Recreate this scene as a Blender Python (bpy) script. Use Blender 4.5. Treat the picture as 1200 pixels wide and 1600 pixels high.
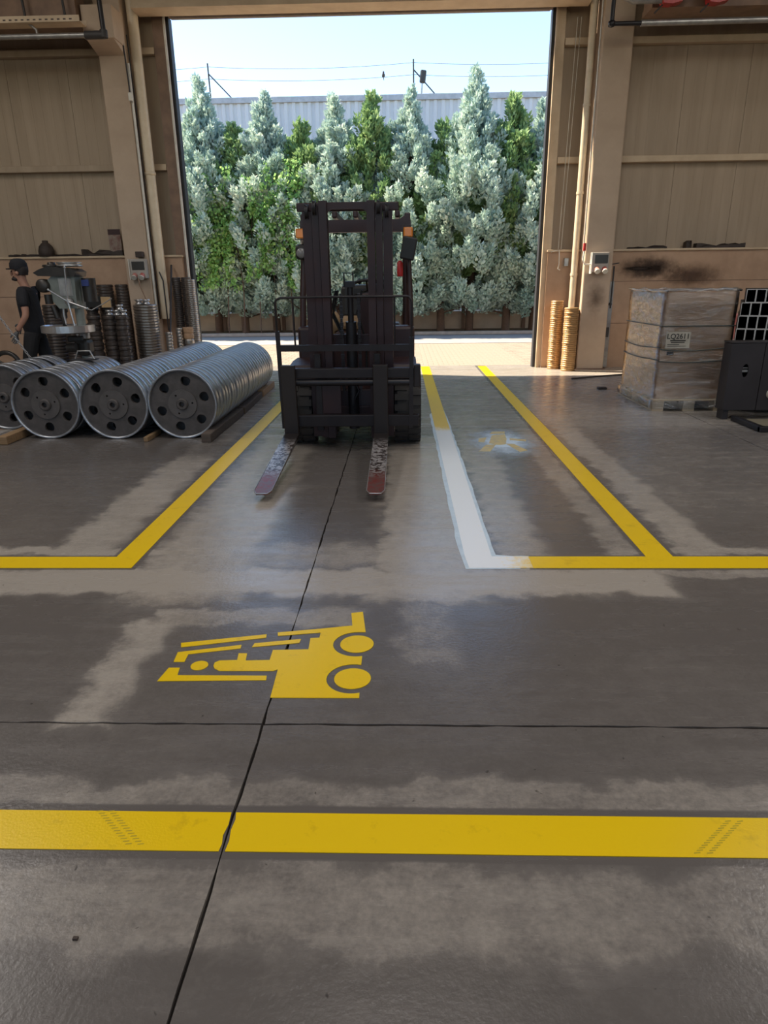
import bpy, bmesh, math, random
import numpy as np
from mathutils import Vector, Matrix, Euler
from mathutils.geometry import tessellate_polygon

for o in list(bpy.data.objects): bpy.data.objects.remove(o)
S = bpy.context.scene
C = S.collection
random.seed(7)
PI = math.pi

# ------------------------------------------------------------------ camera
CAM_H, FPX = 1.5, 1040.0
PITCH, YAW, ROLL = math.radians(18.9), math.radians(1.77), -0.012
fw = Vector((-math.sin(YAW)*math.cos(PITCH), math.cos(YAW)*math.cos(PITCH), -math.sin(PITCH)))
rt = Vector((math.cos(YAW), math.sin(YAW), 0)); up = rt.cross(fw)
R2 = rt*math.cos(ROLL)+up*math.sin(ROLL); U2 = -rt*math.sin(ROLL)+up*math.cos(ROLL)
cd = bpy.data.cameras.new('camera'); cam = bpy.data.objects.new('camera', cd); C.objects.link(cam)
cam.matrix_world = Matrix(((R2.x, U2.x, -fw.x, 0), (R2.y, U2.y, -fw.y, 0), (R2.z, U2.z, -fw.z, CAM_H), (0, 0, 0, 1)))
cd.sensor_fit = 'VERTICAL'; cd.sensor_height = 36.0; cd.sensor_width = 27.0; cd.lens = FPX/1600*36.0
cd.clip_start = 0.05; cd.clip_end = 500
S.camera = cam

# ------------------------------------------------------------------ sky, sun, added fill lights, exposure
SUN_EL, SUN_AZ = math.radians(48), math.radians(15.5)
sdir = Vector((-math.cos(SUN_AZ)*math.cos(SUN_EL), math.sin(SUN_AZ)*math.cos(SUN_EL), math.sin(SUN_EL)))
W = bpy.data.worlds.new('sky'); S.world = W; W.use_nodes = True
wn = W.node_tree; bgn = wn.nodes['Background']
sky = wn.nodes.new('ShaderNodeTexSky'); sky.sky_type = 'NISHITA'; sky.sun_disc = False
sky.sun_elevation = SUN_EL; sky.sun_rotation = math.atan2(sdir.x, sdir.y)
sky.air_density = 1.0; sky.dust_density = 0.25; sky.ozone_density = 1.6; sky.altitude = 100
wn.links.new(sky.outputs[0], bgn.inputs[0]); bgn.inputs[1].default_value = 0.32
sl = bpy.data.lights.new('sun', 'SUN'); sl.energy = 11.0; sl.angle = math.radians(0.8); sl.color = (1.0, 0.86, 0.66)
so = bpy.data.objects.new('sun', sl); C.objects.link(so); so.rotation_euler = sdir.to_track_quat('Z', 'Y').to_euler()
for (lx, ly, pw) in ((-6, -3.0, 135), (6, -3.0, 135), (-6.5, 5.0, 165), (6.5, 5.0, 165), (0, 2, 120)):  # unseen area lights added under the ceiling to brighten the hall
    ld = bpy.data.lights.new('hall_fill', 'AREA'); ld.shape = 'RECTANGLE'; ld.size = 2.2; ld.size_y = 6.0
    ld.energy = pw; ld.color = (1.0, 0.94, 0.88)
    lo = bpy.data.objects.new('hall_fill', ld); C.objects.link(lo); lo.location = (lx, ly, 7.1)
vs = S.view_settings
vs.view_transform = 'Standard'; vs.look = 'None'; vs.exposure = 0.34; vs.gamma = 1.0; vs.use_curve_mapping = False

# ------------------------------------------------------------------ helpers: materials
def nd(nt, kind, **kw):
    n = nt.nodes.new(kind)
    for k, v in kw.items():
        if k.startswith('i_'):
            key = k[2:]; key = int(key) if key.isdigit() else key.replace('_', ' ')
            n.inputs[key].default_value = v
        else: setattr(n, k, v)
    return n
def lk(nt, a, b): nt.links.new(a, b)
MATS = {}
def mat(name, col, col2=None, rough=0.6, metal=0.0, scale=6.0, detail=4.0, bump=0.0, bscale=40.0, stretch=None, rvar=0.0, coat=0.0, spec=0.5, lo=0.35, hi=0.65, transl=0.0):
    if name in MATS: return MATS[name]
    m = bpy.data.materials.new(name); m.use_nodes = True; nt = m.node_tree
    b = nt.nodes['Principled BSDF']
    b.inputs['Roughness'].default_value = rough; b.inputs['Metallic'].default_value = metal
    b.inputs['Coat Weight'].default_value = coat; b.inputs['Specular IOR Level'].default_value = spec
    tc = nd(nt, 'ShaderNodeTexCoord'); vec = tc.outputs['Object']
    if stretch:
        mp = nd(nt, 'ShaderNodeMapping'); mp.inputs['Scale'].default_value = stretch
        lk(nt, vec, mp.inputs[0]); vec = mp.outputs[0]
    n = nd(nt, 'ShaderNodeTexNoise', i_Scale=scale, i_Detail=detail, i_Roughness=0.6); lk(nt, vec, n.inputs['Vector'])
    r = nd(nt, 'ShaderNodeValToRGB'); r.color_ramp.elements[0].position = lo; r.color_ramp.elements[1].position = hi
    c2 = col2 if col2 else tuple(c*0.8 for c in col)
    r.color_ramp.elements[0].color = (*c2, 1); r.color_ramp.elements[1].color = (*col, 1)
    lk(nt, n.outputs[0], r.inputs[0]); lk(nt, r.outputs[0], b.inputs['Base Color'])
    if rvar:
        mr = nd(nt, 'ShaderNodeMapRange', i_3=rough-rvar, i_4=rough+rvar); lk(nt, n.outputs[0], mr.inputs[0]); lk(nt, mr.outputs[0], b.inputs['Roughness'])
    if bump:
        n2 = nd(nt, 'ShaderNodeTexNoise', i_Scale=bscale, i_Detail=3.0); lk(nt, vec, n2.inputs['Vector'])
        bp = nd(nt, 'ShaderNodeBump', i_Strength=bump, i_Distance=0.02); lk(nt, n2.outputs[0], bp.inputs['Height']); lk(nt, bp.outputs[0], b.inputs['Normal'])
    if transl:
        t = nd(nt, 'ShaderNodeBsdfTranslucent'); lk(nt, r.outputs[0], t.inputs[0])
        mx = nd(nt, 'ShaderNodeMixShader', i_0=transl); lk(nt, b.outputs[0], mx.inputs[1]); lk(nt, t.outputs[0], mx.inputs[2])
        lk(nt, mx.outputs[0], nt.nodes['Material Output'].inputs[0])
    MATS[name] = m
    return m

# ------------------------------------------------------------------ helpers: meshes
class MB:
    def __init__(s): s.v = []; s.f = []; s.sm = []
    def add(s, vs, fs, smooth=False):
        b = len(s.v); s.v += [tuple(v) for v in vs]
        for f in fs: s.f.append(tuple(i+b for i in f)); s.sm.append(smooth)
        return s
    def box(s, x0, x1, y0, y1, z0, z1, rot=None, bev=0.0):
        if bev > 0:
            c = Vector(((x0+x1)/2, (y0+y1)/2, (z0+z1)/2)); h = (abs(x1-x0)/2, abs(y1-y0)/2, abs(z1-z0)/2)
            bm = bmesh.new(); bmesh.ops.create_cube(bm, size=2.0)
            for v in bm.verts: v.co = Vector((v.co.x*h[0], v.co.y*h[1], v.co.z*h[2]))
            bmesh.ops.bevel(bm, geom=list(bm.edges), offset=min(bev, min(h)*0.95), segments=2, affect='EDGES', profile=0.5)
            bm.verts.index_update()
            vs = [((rot @ v.co) if rot else v.co)+c for v in bm.verts]
            s.add(vs, [[v.index for v in f.verts] for f in bm.faces]); bm.free(); return s
        vs = [Vector((x, y, z)) for x in (x0, x1) for y in (y0, y1) for z in (z0, z1)]
        if rot:
            c = Vector(((x0+x1)/2, (y0+y1)/2, (z0+z1)/2)); vs = [rot @ (v-c)+c for v in vs]
        return s.add(vs, [(0, 1, 3, 2), (4, 6, 7, 5), (0, 4, 5, 1), (2, 3, 7, 6), (0, 2, 6, 4), (1, 5, 7, 3)])
    def tube(s, pts, r, n=8, cap=True, smooth=True):
        pts = [Vector(p) for p in pts]; rs = r if isinstance(r, (list, tuple)) else [r]*len(pts)
        rings = []; prev = None
        for i, p in enumerate(pts):
            t = (pts[min(i+1, len(pts)-1)]-pts[max(i-1, 0)]).normalized()
            if prev is None:
                a = Vector((0, 0, 1)) if abs(t.z) < 0.9 else Vector((1, 0, 0)); u = t.cross(a).normalized()
            else: u = (prev-t*prev.dot(t)).normalized()
            prev = u; w = t.cross(u)
            rings.append([p+(u*math.cos(2*PI*k/n)+w*math.sin(2*PI*k/n))*rs[i] for k in range(n)])
        vs = [v for q in rings for v in q]; fs = []
        for i in range(len(pts)-1):
            for k in range(n): fs.append((i*n+k, i*n+(k+1) % n, (i+1)*n+(k+1) % n, (i+1)*n+k))
        s.add(vs, fs, smooth)
        if cap: s.add(rings[0], [tuple(range(n-1, -1, -1))]); s.add(rings[-1], [tuple(range(n))])
        return s
    def lathe(s, prof, c=(0, 0, 0), axis='z', n=32, smooth=True, closed=False):
        # prof: (radius, height) pairs
        c = Vector(c); vs = []; m = len(prof)
        for k in range(n):
            a = 2*PI*k/n; ca, sa = math.cos(a), math.sin(a)
            for (r, h) in prof:
                vs.append(c+(Vector((r*ca, r*sa, h)) if axis == 'z' else Vector((r*ca, h, r*sa)) if axis == 'y' else Vector((h, r*ca, r*sa))))
        fs = []
        for k in range(n):
            k2 = (k+1) % n
            for j in range(m if closed else m-1):
                j2 = (j+1) % m
                fs.append((k*m+j, k2*m+j, k2*m+j2, k*m+j2))
        return s.add(vs, fs, smooth)
    def prism(s, poly, a0, a1, axis='z', holes=()):
        # polygon in the plane across the axis, extruded a0..a1
        def P(u, v, h): return (u, v, h) if axis == 'z' else (u, h, v) if axis == 'y' else (h, u, v)
        loops = [list(poly)]+[list(h) for h in holes]
        flat = [p for l in loops for p in l]
        tris = tessellate_polygon([[Vector((p[0], p[1], 0)) for p in l] for l in loops])
        n = len(flat)
        vs = [P(p[0], p[1], a0) for p in flat]+[P(p[0], p[1], a1) for p in flat]
        fs = [tuple(t) for t in tris]+[tuple(i+n for i in reversed(t)) for t in tris]
        b = 0
        for l in loops:
            k = len(l)
            for i in range(k): fs.append((b+i, b+(i+1) % k, b+(i+1) % k+n, b+i+n))
            b += k
        return s.add(vs, fs)
    def xf(s, M):
        s.v = [tuple(M @ Vector(v)) for v in s.v]; return s
    def mesh(s, name, m):
        me = bpy.data.meshes.new(name); me.from_pydata(s.v, [], s.f)
        me.polygons.foreach_set('use_smooth', s.sm)
        bm = bmesh.new(); bm.from_mesh(me); bmesh.ops.recalc_face_normals(bm, faces=bm.faces); bm.to_mesh(me); bm.free()
        if m: me.materials.append(m)
        return me
    def build(s, name, m, parent=None, loc=None):
        return link(name, s.mesh(name, m), parent, loc)
def link(name, data, parent=None, loc=None):
    o = bpy.data.objects.new(name, data); C.objects.link(o)
    if parent: o.parent = parent
    if loc: o.location = loc
    return o
def tag(o, label=None, cat=None, group=None, kind=None):
    if label: o['label'] = label
    if cat: o['category'] = cat
    if group: o['group'] = group
    if kind: o['kind'] = kind
    return o
def thing(name, label, cat, loc=(0, 0, 0), rz=0, group=None):
    o = link(name, None, None, loc); o.rotation_euler = (0, 0, rz); o.empty_display_size = 0.1
    return tag(o, label, cat, group)
def struct(o): o['kind'] = 'structure'; return o
def copy_tree(o, parent=None):
    c = o.copy(); C.objects.link(c); c.parent = parent
    for ch in list(o.children): copy_tree(ch, c)
    return c
ORD = ['zeroth', 'first', 'second', 'third', 'fourth', 'fifth', 'sixth', 'seventh', 'eighth', 'ninth', 'tenth', 'eleventh', 'twelfth', 'thirteenth', 'fourteenth', 'fifteenth', 'sixteenth', 'seventeenth', 'eighteenth', 'nineteenth', 'twentieth']
def ordinal(n):
    if n <= 20: return ORD[n]
    t = {2: 'twenty', 3: 'thirty', 4: 'forty', 5: 'fifty'}[n//10]
    return (t+'-'+ORD[n % 10]) if n % 10 else {3: 'thirtieth', 4: 'fortieth', 5: 'fiftieth'}[n//10]
def arc(cx, cy, r, a0, a1, n):
    return [(cx+r*math.cos(a0+(a1-a0)*i/n), cy+r*math.sin(a0+(a1-a0)*i/n)) for i in range(n+1)]
def rrect(x0, x1, y0, y1, r, n=4):
    return arc(x1-r, y1-r, r, 0, PI/2, n)+arc(x0+r, y1-r, r, PI/2, PI, n)+arc(x0+r, y0+r, r, PI, 1.5*PI, n)+arc(x1-r, y0+r, r, 1.5*PI, 2*PI, n)
def text_mesh(txt, size, m, name, depth=0.001):
    cu = bpy.data.curves.new(name, 'FONT'); cu.body = txt; cu.size = size; cu.extrude = depth; cu.offset = size*.018; cu.align_x = 'CENTER'; cu.align_y = 'CENTER'
    t = bpy.data.objects.new('tmp_text', cu); C.objects.link(t)
    dg = bpy.context.evaluated_depsgraph_get(); me = bpy.data.meshes.new_from_object(t.evaluated_get(dg))
    bpy.data.objects.remove(t); me.name = name; me.materials.clear(); me.materials.append(m)
    return me

# ------------------------------------------------------------------ materials of the place
def box_mask(nt, pos, cx, cy, hx, hy, fall):
    a = nd(nt, 'ShaderNodeVectorMath', operation='SUBTRACT'); lk(nt, pos, a.inputs[0]); a.inputs[1].default_value = (cx, cy, 0)
    b = nd(nt, 'ShaderNodeVectorMath', operation='ABSOLUTE'); lk(nt, a.outputs[0], b.inputs[0])
    c = nd(nt, 'ShaderNodeVectorMath', operation='SUBTRACT'); lk(nt, b.outputs[0], c.inputs[0]); c.inputs[1].default_value = (hx, hy, 0)
    s = nd(nt, 'ShaderNodeSeparateXYZ'); lk(nt, c.outputs[0], s.inputs[0])
    m = nd(nt, 'ShaderNodeMath', operation='MAXIMUM'); lk(nt, s.outputs[0], m.inputs[0]); lk(nt, s.outputs[1], m.inputs[1])
    r = nd(nt, 'ShaderNodeMapRange', interpolation_type='SMOOTHSTEP'); r.inputs[1].default_value = -fall; r.inputs[2].default_value = fall
    r.inputs[3].default_value = 1; r.inputs[4].default_value = 0
    lk(nt, m.outputs[0], r.inputs[0]); return r.outputs[0]
def mth(nt, op, a, b, clamp=False):
    m = nd(nt, 'ShaderNodeMath', operation=op); m.use_clamp = clamp
    for i, q in enumerate((a, b)):
        if isinstance(q, (int, float)): m.inputs[i].default_value = q
        else: lk(nt, q, m.inputs[i])
    return m.outputs[0]
def warped(nt, amt=0.25, sc=2.2):
    g = nd(nt, 'ShaderNodeNewGeometry')
    n = nd(nt, 'ShaderNodeTexNoise', i_Scale=sc, i_Detail=5.0); lk(nt, g.outputs['Position'], n.inputs['Vector'])
    a = nd(nt, 'ShaderNodeVectorMath', operation='SUBTRACT'); lk(nt, n.outputs['Color'], a.inputs[0]); a.inputs[1].default_value = (.5, .5, .5)
    b = nd(nt, 'ShaderNodeVectorMath', operation='SCALE'); lk(nt, a.outputs[0], b.inputs[0]); b.inputs['Scale'].default_value = amt
    c = nd(nt, 'ShaderNodeVectorMath', operation='ADD'); lk(nt, g.outputs['Position'], c.inputs[0]); lk(nt, b.outputs[0], c.inputs[1])
    return g.outputs['Position'], c.outputs[0]
def floor_material():
    m = bpy.data.materials.new('concrete_floor'); m.use_nodes = True; nt = m.node_tree; b = nt.nodes['Principled BSDF']
    raw, pos = warped(nt, 0.24, 6.0)
    # paler concrete where the floor was ground clean for the new markings, and near the door, cleaner with daylight painted into its colour, darker where oil and tyre dirt stayed
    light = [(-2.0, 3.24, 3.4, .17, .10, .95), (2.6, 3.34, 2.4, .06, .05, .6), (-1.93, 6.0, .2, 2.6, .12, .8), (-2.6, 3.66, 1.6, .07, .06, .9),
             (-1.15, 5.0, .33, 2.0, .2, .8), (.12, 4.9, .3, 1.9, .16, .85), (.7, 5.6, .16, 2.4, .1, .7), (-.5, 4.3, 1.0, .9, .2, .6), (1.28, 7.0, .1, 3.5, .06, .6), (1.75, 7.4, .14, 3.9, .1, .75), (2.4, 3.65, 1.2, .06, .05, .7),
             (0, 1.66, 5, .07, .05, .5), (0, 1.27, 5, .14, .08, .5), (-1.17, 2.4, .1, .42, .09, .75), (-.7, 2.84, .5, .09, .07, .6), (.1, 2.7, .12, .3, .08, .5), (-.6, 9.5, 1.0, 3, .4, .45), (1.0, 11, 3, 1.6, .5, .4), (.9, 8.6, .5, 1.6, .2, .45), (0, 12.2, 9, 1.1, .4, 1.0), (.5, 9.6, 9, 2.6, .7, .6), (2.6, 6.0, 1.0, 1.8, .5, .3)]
    dark = [(-.5, 4.9, .32, 1.1, .12, .7), (-1.75, 4.2, .05, .05, .1, .0), (1.02, 4.4, .16, .75, .1, .5), (-2.9, 6.4, 1.3, .45, .3, .5), (.9, 2.75, 1.2, .28, .1, .12), (-2.2, 2.8, .8, .3, .15, .12), (0, .75, 3, .3, .15, .15)]
    L = None
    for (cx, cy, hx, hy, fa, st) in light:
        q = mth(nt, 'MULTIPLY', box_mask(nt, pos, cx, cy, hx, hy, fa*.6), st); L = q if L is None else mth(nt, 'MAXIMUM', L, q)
    for (cx, cy, hx, hy, fa, st) in dark:
        if st: L = mth(nt, 'SUBTRACT', L, mth(nt, 'MULTIPLY', box_mask(nt, pos, cx, cy, hx, hy, fa), st))
    for (cx, cy, hx, hy) in ((0, 1.518, 9, .098), (-4.3, 3.489, 2.79, .103), (-1.61, 8.2, .098, 4.8), (4.0, 3.492, 3.3, .1), (1.47, 8.25, .1, 4.8)):
        L = mth(nt, 'SUBTRACT', L, mth(nt, 'MULTIPLY', box_mask(nt, raw, cx, cy, hx, hy, .008), .75))
    def noise(sc, de, vec=raw, ro=.6):
        n = nd(nt, 'ShaderNodeTexNoise', i_Scale=sc, i_Detail=de, i_Roughness=ro); lk(nt, vec, n.inputs['Vector']); return n.outputs[0]
    mp = nd(nt, 'ShaderNodeMapping'); mp.inputs['Scale'].default_value = (.6, 3.5, 1); lk(nt, raw, mp.inputs[0])
    n1 = noise(1.3, 6); n2 = noise(12, 10, ro=.75); n3 = noise(3.0, 6, mp.outputs[0], .65); n4 = noise(60, 4)
    L = mth(nt, 'ADD', L, mth(nt, 'MULTIPLY', mth(nt, 'SUBTRACT', n1, .5), .6))
    L = mth(nt, 'ADD', L, mth(nt, 'MULTIPLY', mth(nt, 'SUBTRACT', n2, .5), .9))
    L = mth(nt, 'ADD', L, mth(nt, 'MULTIPLY', mth(nt, 'SUBTRACT', n3, .5), .4))
    L = mth(nt, 'ADD', L, mth(nt, 'MULTIPLY', mth(nt, 'SUBTRACT', n4, .5), .5))
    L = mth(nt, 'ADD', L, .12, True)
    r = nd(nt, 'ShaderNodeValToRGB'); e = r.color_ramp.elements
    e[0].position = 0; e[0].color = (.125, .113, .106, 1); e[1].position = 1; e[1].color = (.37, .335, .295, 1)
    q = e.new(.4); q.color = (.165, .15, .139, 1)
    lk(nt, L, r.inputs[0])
    # small dark specks
    sp = nd(nt, 'ShaderNodeTexVoronoi', i_Scale=9.0); lk(nt, pos, sp.inputs['Vector'])
    spm = nd(nt, 'ShaderNodeMapRange'); spm.inputs[1].default_value = .03; spm.inputs[2].default_value = .06; spm.inputs[3].default_value = .45; spm.inputs[4].default_value = 1; lk(nt, sp.outputs['Distance'], spm.inputs[0])
    mx = nd(nt, 'ShaderNodeMix', data_type='RGBA', blend_type='MULTIPLY'); mx.inputs['Factor'].default_value = 1
    lk(nt, r.outputs[0], mx.inputs['A']); lk(nt, spm.outputs[0], mx.inputs['B']); lk(nt, mx.outputs['Result'], b.inputs['Base Color'])
    rr = nd(nt, 'ShaderNodeMapRange'); rr.inputs[1].default_value = .3; rr.inputs[2].default_value = .7; rr.inputs[3].default_value = .15; rr.inputs[4].default_value = .34; lk(nt, n3, rr.inputs[0]); lk(nt, rr.outputs[0], b.inputs['Roughness'])
    bp = nd(nt, 'ShaderNodeBump', i_Strength=.12, i_Distance=.01); lk(nt, n4, bp.inputs['Height']); lk(nt, bp.outputs[0], b.inputs['Normal'])
    return m
def paint_material(name, primer=False):
    m = bpy.data.materials.new(name); m.use_nodes = True; nt = m.node_tree; b = nt.nodes['Principled BSDF']
    raw, pos = warped(nt, 0.25, 5)
    n = nd(nt, 'ShaderNodeTexNoise', i_Scale=7.0, i_Detail=7.0, i_Roughness=.7); lk(nt, raw, n.inputs['Vector'])
    r = nd(nt, 'ShaderNodeValToRGB'); e = r.color_ramp.elements
    e[0].position = .3; e[0].color = (.68, .44, .004, 1); e[1].position = .42; e[1].color = (.86, .58, .002, 1)
    lk(nt, n.outputs[0], r.inputs[0]); col = r.outputs[0]
    if primer:
        mk = box_mask(nt, pos, .43, 4.9, .3, 2.3, .45)
        n2 = nd(nt, 'ShaderNodeTexNoise', i_Scale=30.0, i_Detail=6.0, i_Roughness=.7); lk(nt, raw, n2.inputs['Vector'])
        mk = mth(nt, 'ADD', mk, mth(nt, 'MULTIPLY', mth(nt, 'SUBTRACT', n2.outputs[0], .5), .9), True)
        mk2 = nd(nt, 'ShaderNodeMapRange'); mk2.inputs[1].default_value = .35; mk2.inputs[2].default_value = .75; lk(nt, mk, mk2.inputs[0])
        mx = nd(nt, 'ShaderNodeMix', data_type='RGBA'); lk(nt, mk2.outputs[0], mx.inputs['Factor']); lk(nt, col, mx.inputs['A']); mx.inputs['B'].default_value = (.86, .89, .92, 1)
        col = mx.outputs['Result']
    lk(nt, col, b.inputs['Base Color']); b.inputs['Roughness'].default_value = .3
    n3 = nd(nt, 'ShaderNodeTexNoise', i_Scale=140.0); lk(nt, raw, n3.inputs['Vector'])
    bp = nd(nt, 'ShaderNodeBump', i_Strength=.12, i_Distance=.004); lk(nt, n3.outputs[0], bp.inputs['Height']); lk(nt, bp.outputs[0], b.inputs['Normal'])
    return m
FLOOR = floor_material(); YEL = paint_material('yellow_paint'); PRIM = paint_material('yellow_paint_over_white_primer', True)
PALE = mat('pale_blue_sealer', (.62, .74, .84), (.5, .6, .7), rough=.35, scale=9)
SUB = mat('joint_dirt', (.025, .02, .017), rough=.9)
CONC_P = mat('peach_painted_concrete', (.50, .33, .22), (.40, .255, .165), rough=.75, scale=2.5, detail=7, bump=.08, bscale=25)
COLM = mat('cream_painted_column', (.55, .42, .31), (.46, .34, .245), rough=.7, scale=1.7, detail=7, bump=.06, bscale=30)
CREAM = mat('cream_painted_steel', (.62, .48, .33), (.52, .39, .26), rough=.55, scale=3)
CLAD = mat('beige_cladding_sheet', (.43, .33, .235), (.37, .28, .195), rough=.6, scale=1.6, detail=6, stretch=(4, 4, .35), bump=.05, bscale=5)
BROWN = mat('brown_steel', (.26, .16, .105), (.18, .11, .075), rough=.6, scale=4)
DARKROOF = mat('dark_roof_sheet', (.10, .075, .07), rough=.8)
STEEL = mat('grey_galvanised_steel', (.45, .44, .42), (.32, .31, .3), rough=.4, metal=.7, scale=8)
BLACK = mat('black_rubber_strip', (.02, .02, .024), rough=.6)
WHITEP = mat('off_white_plastic', (.72, .68, .6), (.6, .56, .48), rough=.45)
GRIME = mat('soot_stain', (.12, .075, .05), (.30, .195, .13), rough=.85, scale=9, detail=8)

# ------------------------------------------------------------------ floor: concrete slabs with open joints
fb = MB().box(-13, 11, -16, 13.1, -.14, -.02).build('floor', SUB); struct(fb)
xs = [-13, -8.27, -4.39, -.51, 3.37, 7.25, 11]; ys = [-16, -8.4, -3.2, 2.015, 7.23, 12.45, 13.1]
rj = random.Random(3)
def wob(p, q, n, seed):
    r = random.Random(seed); out = []
    for i in range(n):
        t = i/n; out.append((p[0]+(q[0]-p[0])*t+r.uniform(-1, 1)*.0035, p[1]+(q[1]-p[1])*t+r.uniform(-1, 1)*.0035))
    return out
for i in range(len(xs)-1):
    for j in range(len(ys)-1):
        g = .0045; x0, x1, y0, y1 = xs[i]+g, xs[i+1]-g, ys[j]+g, ys[j+1]-g
        k = 60 if -3.3 < ys[j] < 10 and -5 < xs[i] < 4 else 4
        poly = wob((x0, y0), (x1, y0), k, i*50+j)+wob((x1, y0), (x1, y1), k, i*50+j+1000)+wob((x1, y1), (x0, y1), k, i*50+j+2000)+wob((x0, y1), (x0, y0), k, i*50+j+3000)
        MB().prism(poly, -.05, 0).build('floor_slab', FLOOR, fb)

# ------------------------------------------------------------------ back wall with the door opening
DX0, DX1, DZ, WY = -3.86, 2.46, 5.65, 12.65
wb = MB()
wb.box(-13, -4.05, WY, 12.95, 0, 2.0); wb.box(2.62, 11, WY, 12.95, 0, 2.0)
wb.box(-4.05, -3.95, WY, 12.95, 0, 2.0); wb.box(2.56, 2.62, WY, 12.95, 0, 2.0)
wb = struct(wb.build('wall_back', CONC_P))
for (a, b) in ((-13, -3.93), (2.54, 11)): MB().box(a, b, WY-.04, 12.97, 2.0, 2.035, bev=.006).build('wall_ledge', CREAM, wb)
for (a, b, st) in ((-13, -3.95, 1.05), (2.56, 11, 1.05)):
    x = a
    while x < b-.05:
        e = min(x+st, b); k = MB().box(x+.0025, e-.0025, 12.86, 12.93, 2.035, 7.4)
        q = int((e-x)/.15)
        for i in range(1, q): k.box(x+i*(e-x)/q-.007, x+i*(e-x)/q+.007, 12.857, 12.86, 2.035, 7.4)
        k.build('cladding_panel', CLAD, wb); x = e
MB().box(-13, -3.95, 12.93, 12.96, 2.0, 7.4).build('wall_backing', BROWN, wb)
MB().box(2.56, 11, 12.93, 12.96, 2.0, 7.4).build('wall_backing', BROWN, wb)
MB().box(-3.95, 2.56, 12.76, 12.85, DZ+.1, 7.4).build('wall_backing', BROWN, wb)
for z in (3.46, 5.18):
    for (a, b) in ((-13, -4.87), (-4.4, -4.09), (2.63, 3.08), (3.62, 11)):
        MB().box(a, b, 12.72, 12.85, z-.05, z+.05, bev=.008).build('wall_girt', CLAD if abs(a) > 4 and a != -4.4 else CREAM, wb)
# concrete joint lines on the lower wall to the right, and the scorched patch
for (a, b, z) in ((3.66, 10.5, 1.5), (3.66, 10.5, .78), (-12.5, -4.9, 1.35), (-12.5, -4.9, .7)): MB().box(a, b, WY-.002, WY, z-.006, z+.006).build('wall_joint', BROWN, wb)
def stain_mat(name, col, dens, ax=2):
    m = bpy.data.materials.new(name); m.use_nodes = True; nt = m.node_tree; b = nt.nodes['Principled BSDF']; b.inputs['Base Color'].default_value = (*col, 1); b.inputs['Roughness'].default_value = .9
    tc = nd(nt, 'ShaderNodeTexCoord'); mp = nd(nt, 'ShaderNodeMapping'); mp.inputs['Location'].default_value = (-1, -1, -1); mp.inputs['Scale'].default_value = (2, 2, 2); lk(nt, tc.outputs['Generated'], mp.inputs[0])
    sx = nd(nt, 'ShaderNodeSeparateXYZ'); lk(nt, mp.outputs[0], sx.inputs[0]); cx = nd(nt, 'ShaderNodeCombineXYZ'); lk(nt, sx.outputs[0], cx.inputs[0]); lk(nt, sx.outputs[ax], cx.inputs[1])
    ln = nd(nt, 'ShaderNodeVectorMath', operation='LENGTH'); lk(nt, cx.outputs[0], ln.inputs[0])
    n = nd(nt, 'ShaderNodeTexNoise', i_Scale=6.0, i_Detail=8.0, i_Roughness=.7); lk(nt, tc.outputs['Object'], n.inputs['Vector'])
    v = mth(nt, 'SUBTRACT', 1.0, ln.outputs['Value']); v = mth(nt, 'ADD', v, mth(nt, 'MULTIPLY', mth(nt, 'SUBTRACT', n.outputs[0], .55), 1.6)); v = mth(nt, 'MULTIPLY', v, mth(nt, 'SUBTRACT', 1.0, ln.outputs['Value'], True)); v = mth(nt, 'MULTIPLY', v, dens, True)
    lk(nt, v, b.inputs['Alpha']); return m
MB().box(3.66, 5.0, WY-.003, WY-.001, 1.45, 1.98).build('soot_stain', stain_mat('soot_haze', (.07, .042, .03), 1.3), wb)
MB().box(3.85, 4.55, WY-.005, WY-.003, 1.66, 1.76).build('soot_stain', stain_mat('soot_core', (.03, .02, .015), 2.2), wb)
MB().box(4.3, 5.9, WY-.007, WY-.005, 1.3, 1.85).build('soot_stain', stain_mat('rust_splash', (.12, .068, .045), .8), wb)
MB().box(3.3-.18, 3.6, 12.293, 12.295, .8, 1.65).build('column_stain', stain_mat('column_scuff', (.2, .13, .09), .45), wb)
for (a, n) in ((-13.05, 'wall_left'), (11, 'wall_right')): struct(MB().box(a, a+.1, -16, 13, 0, 7.4).build(n, CLAD))
struct(MB().box(-13, 11, -16.1, -16, 0, 3.0).build('wall_front', CONC_P))
struct(MB().box(-13.1, 11.1, -16.1, 13.1, 7.4, 7.5).build('ceiling', DARKROOF))

# the door: jambs, rubber strips, rolled shutter over the opening
dr = struct(link('door_1', None))
MB().box(DX0-.22, DX0, 12.72, 12.92, 0, DZ+.2).build('door_jamb', BROWN, dr)
MB().box(DX0, DX0+.05, 12.74, 12.9, 0, DZ).build('guide_rail', BLACK, dr)
MB().box(DX0-.025, DX0+.005, 12.66, 12.70, 0, DZ).build('jamb_edge', WHITEP, dr)
MB().box(DX1, DX1+.16, 12.72, 12.92, 0, DZ+.2).build('door_jamb', CREAM, dr)
MB().box(DX1-.05, DX1, 12.74, 12.9, 0, DZ).build('guide_rail', BLACK, dr)
MB().box(DX1+.0, DX1+.03, 12.66, 12.70, 0, DZ).build('jamb_edge', CREAM, dr)
MB().box(DX0-.2, DX1+.2, 12.58, 12.85, DZ, DZ+.1).build('shutter_housing', BROWN, dr)
MB().tube([(DX0+.1, 12.74, DZ), (DX1-.1, 12.74, DZ)], .05).build('shutter_roll', mat('grey_brown_shutter', (.30, .25, .21), rough=.5), dr)

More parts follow.
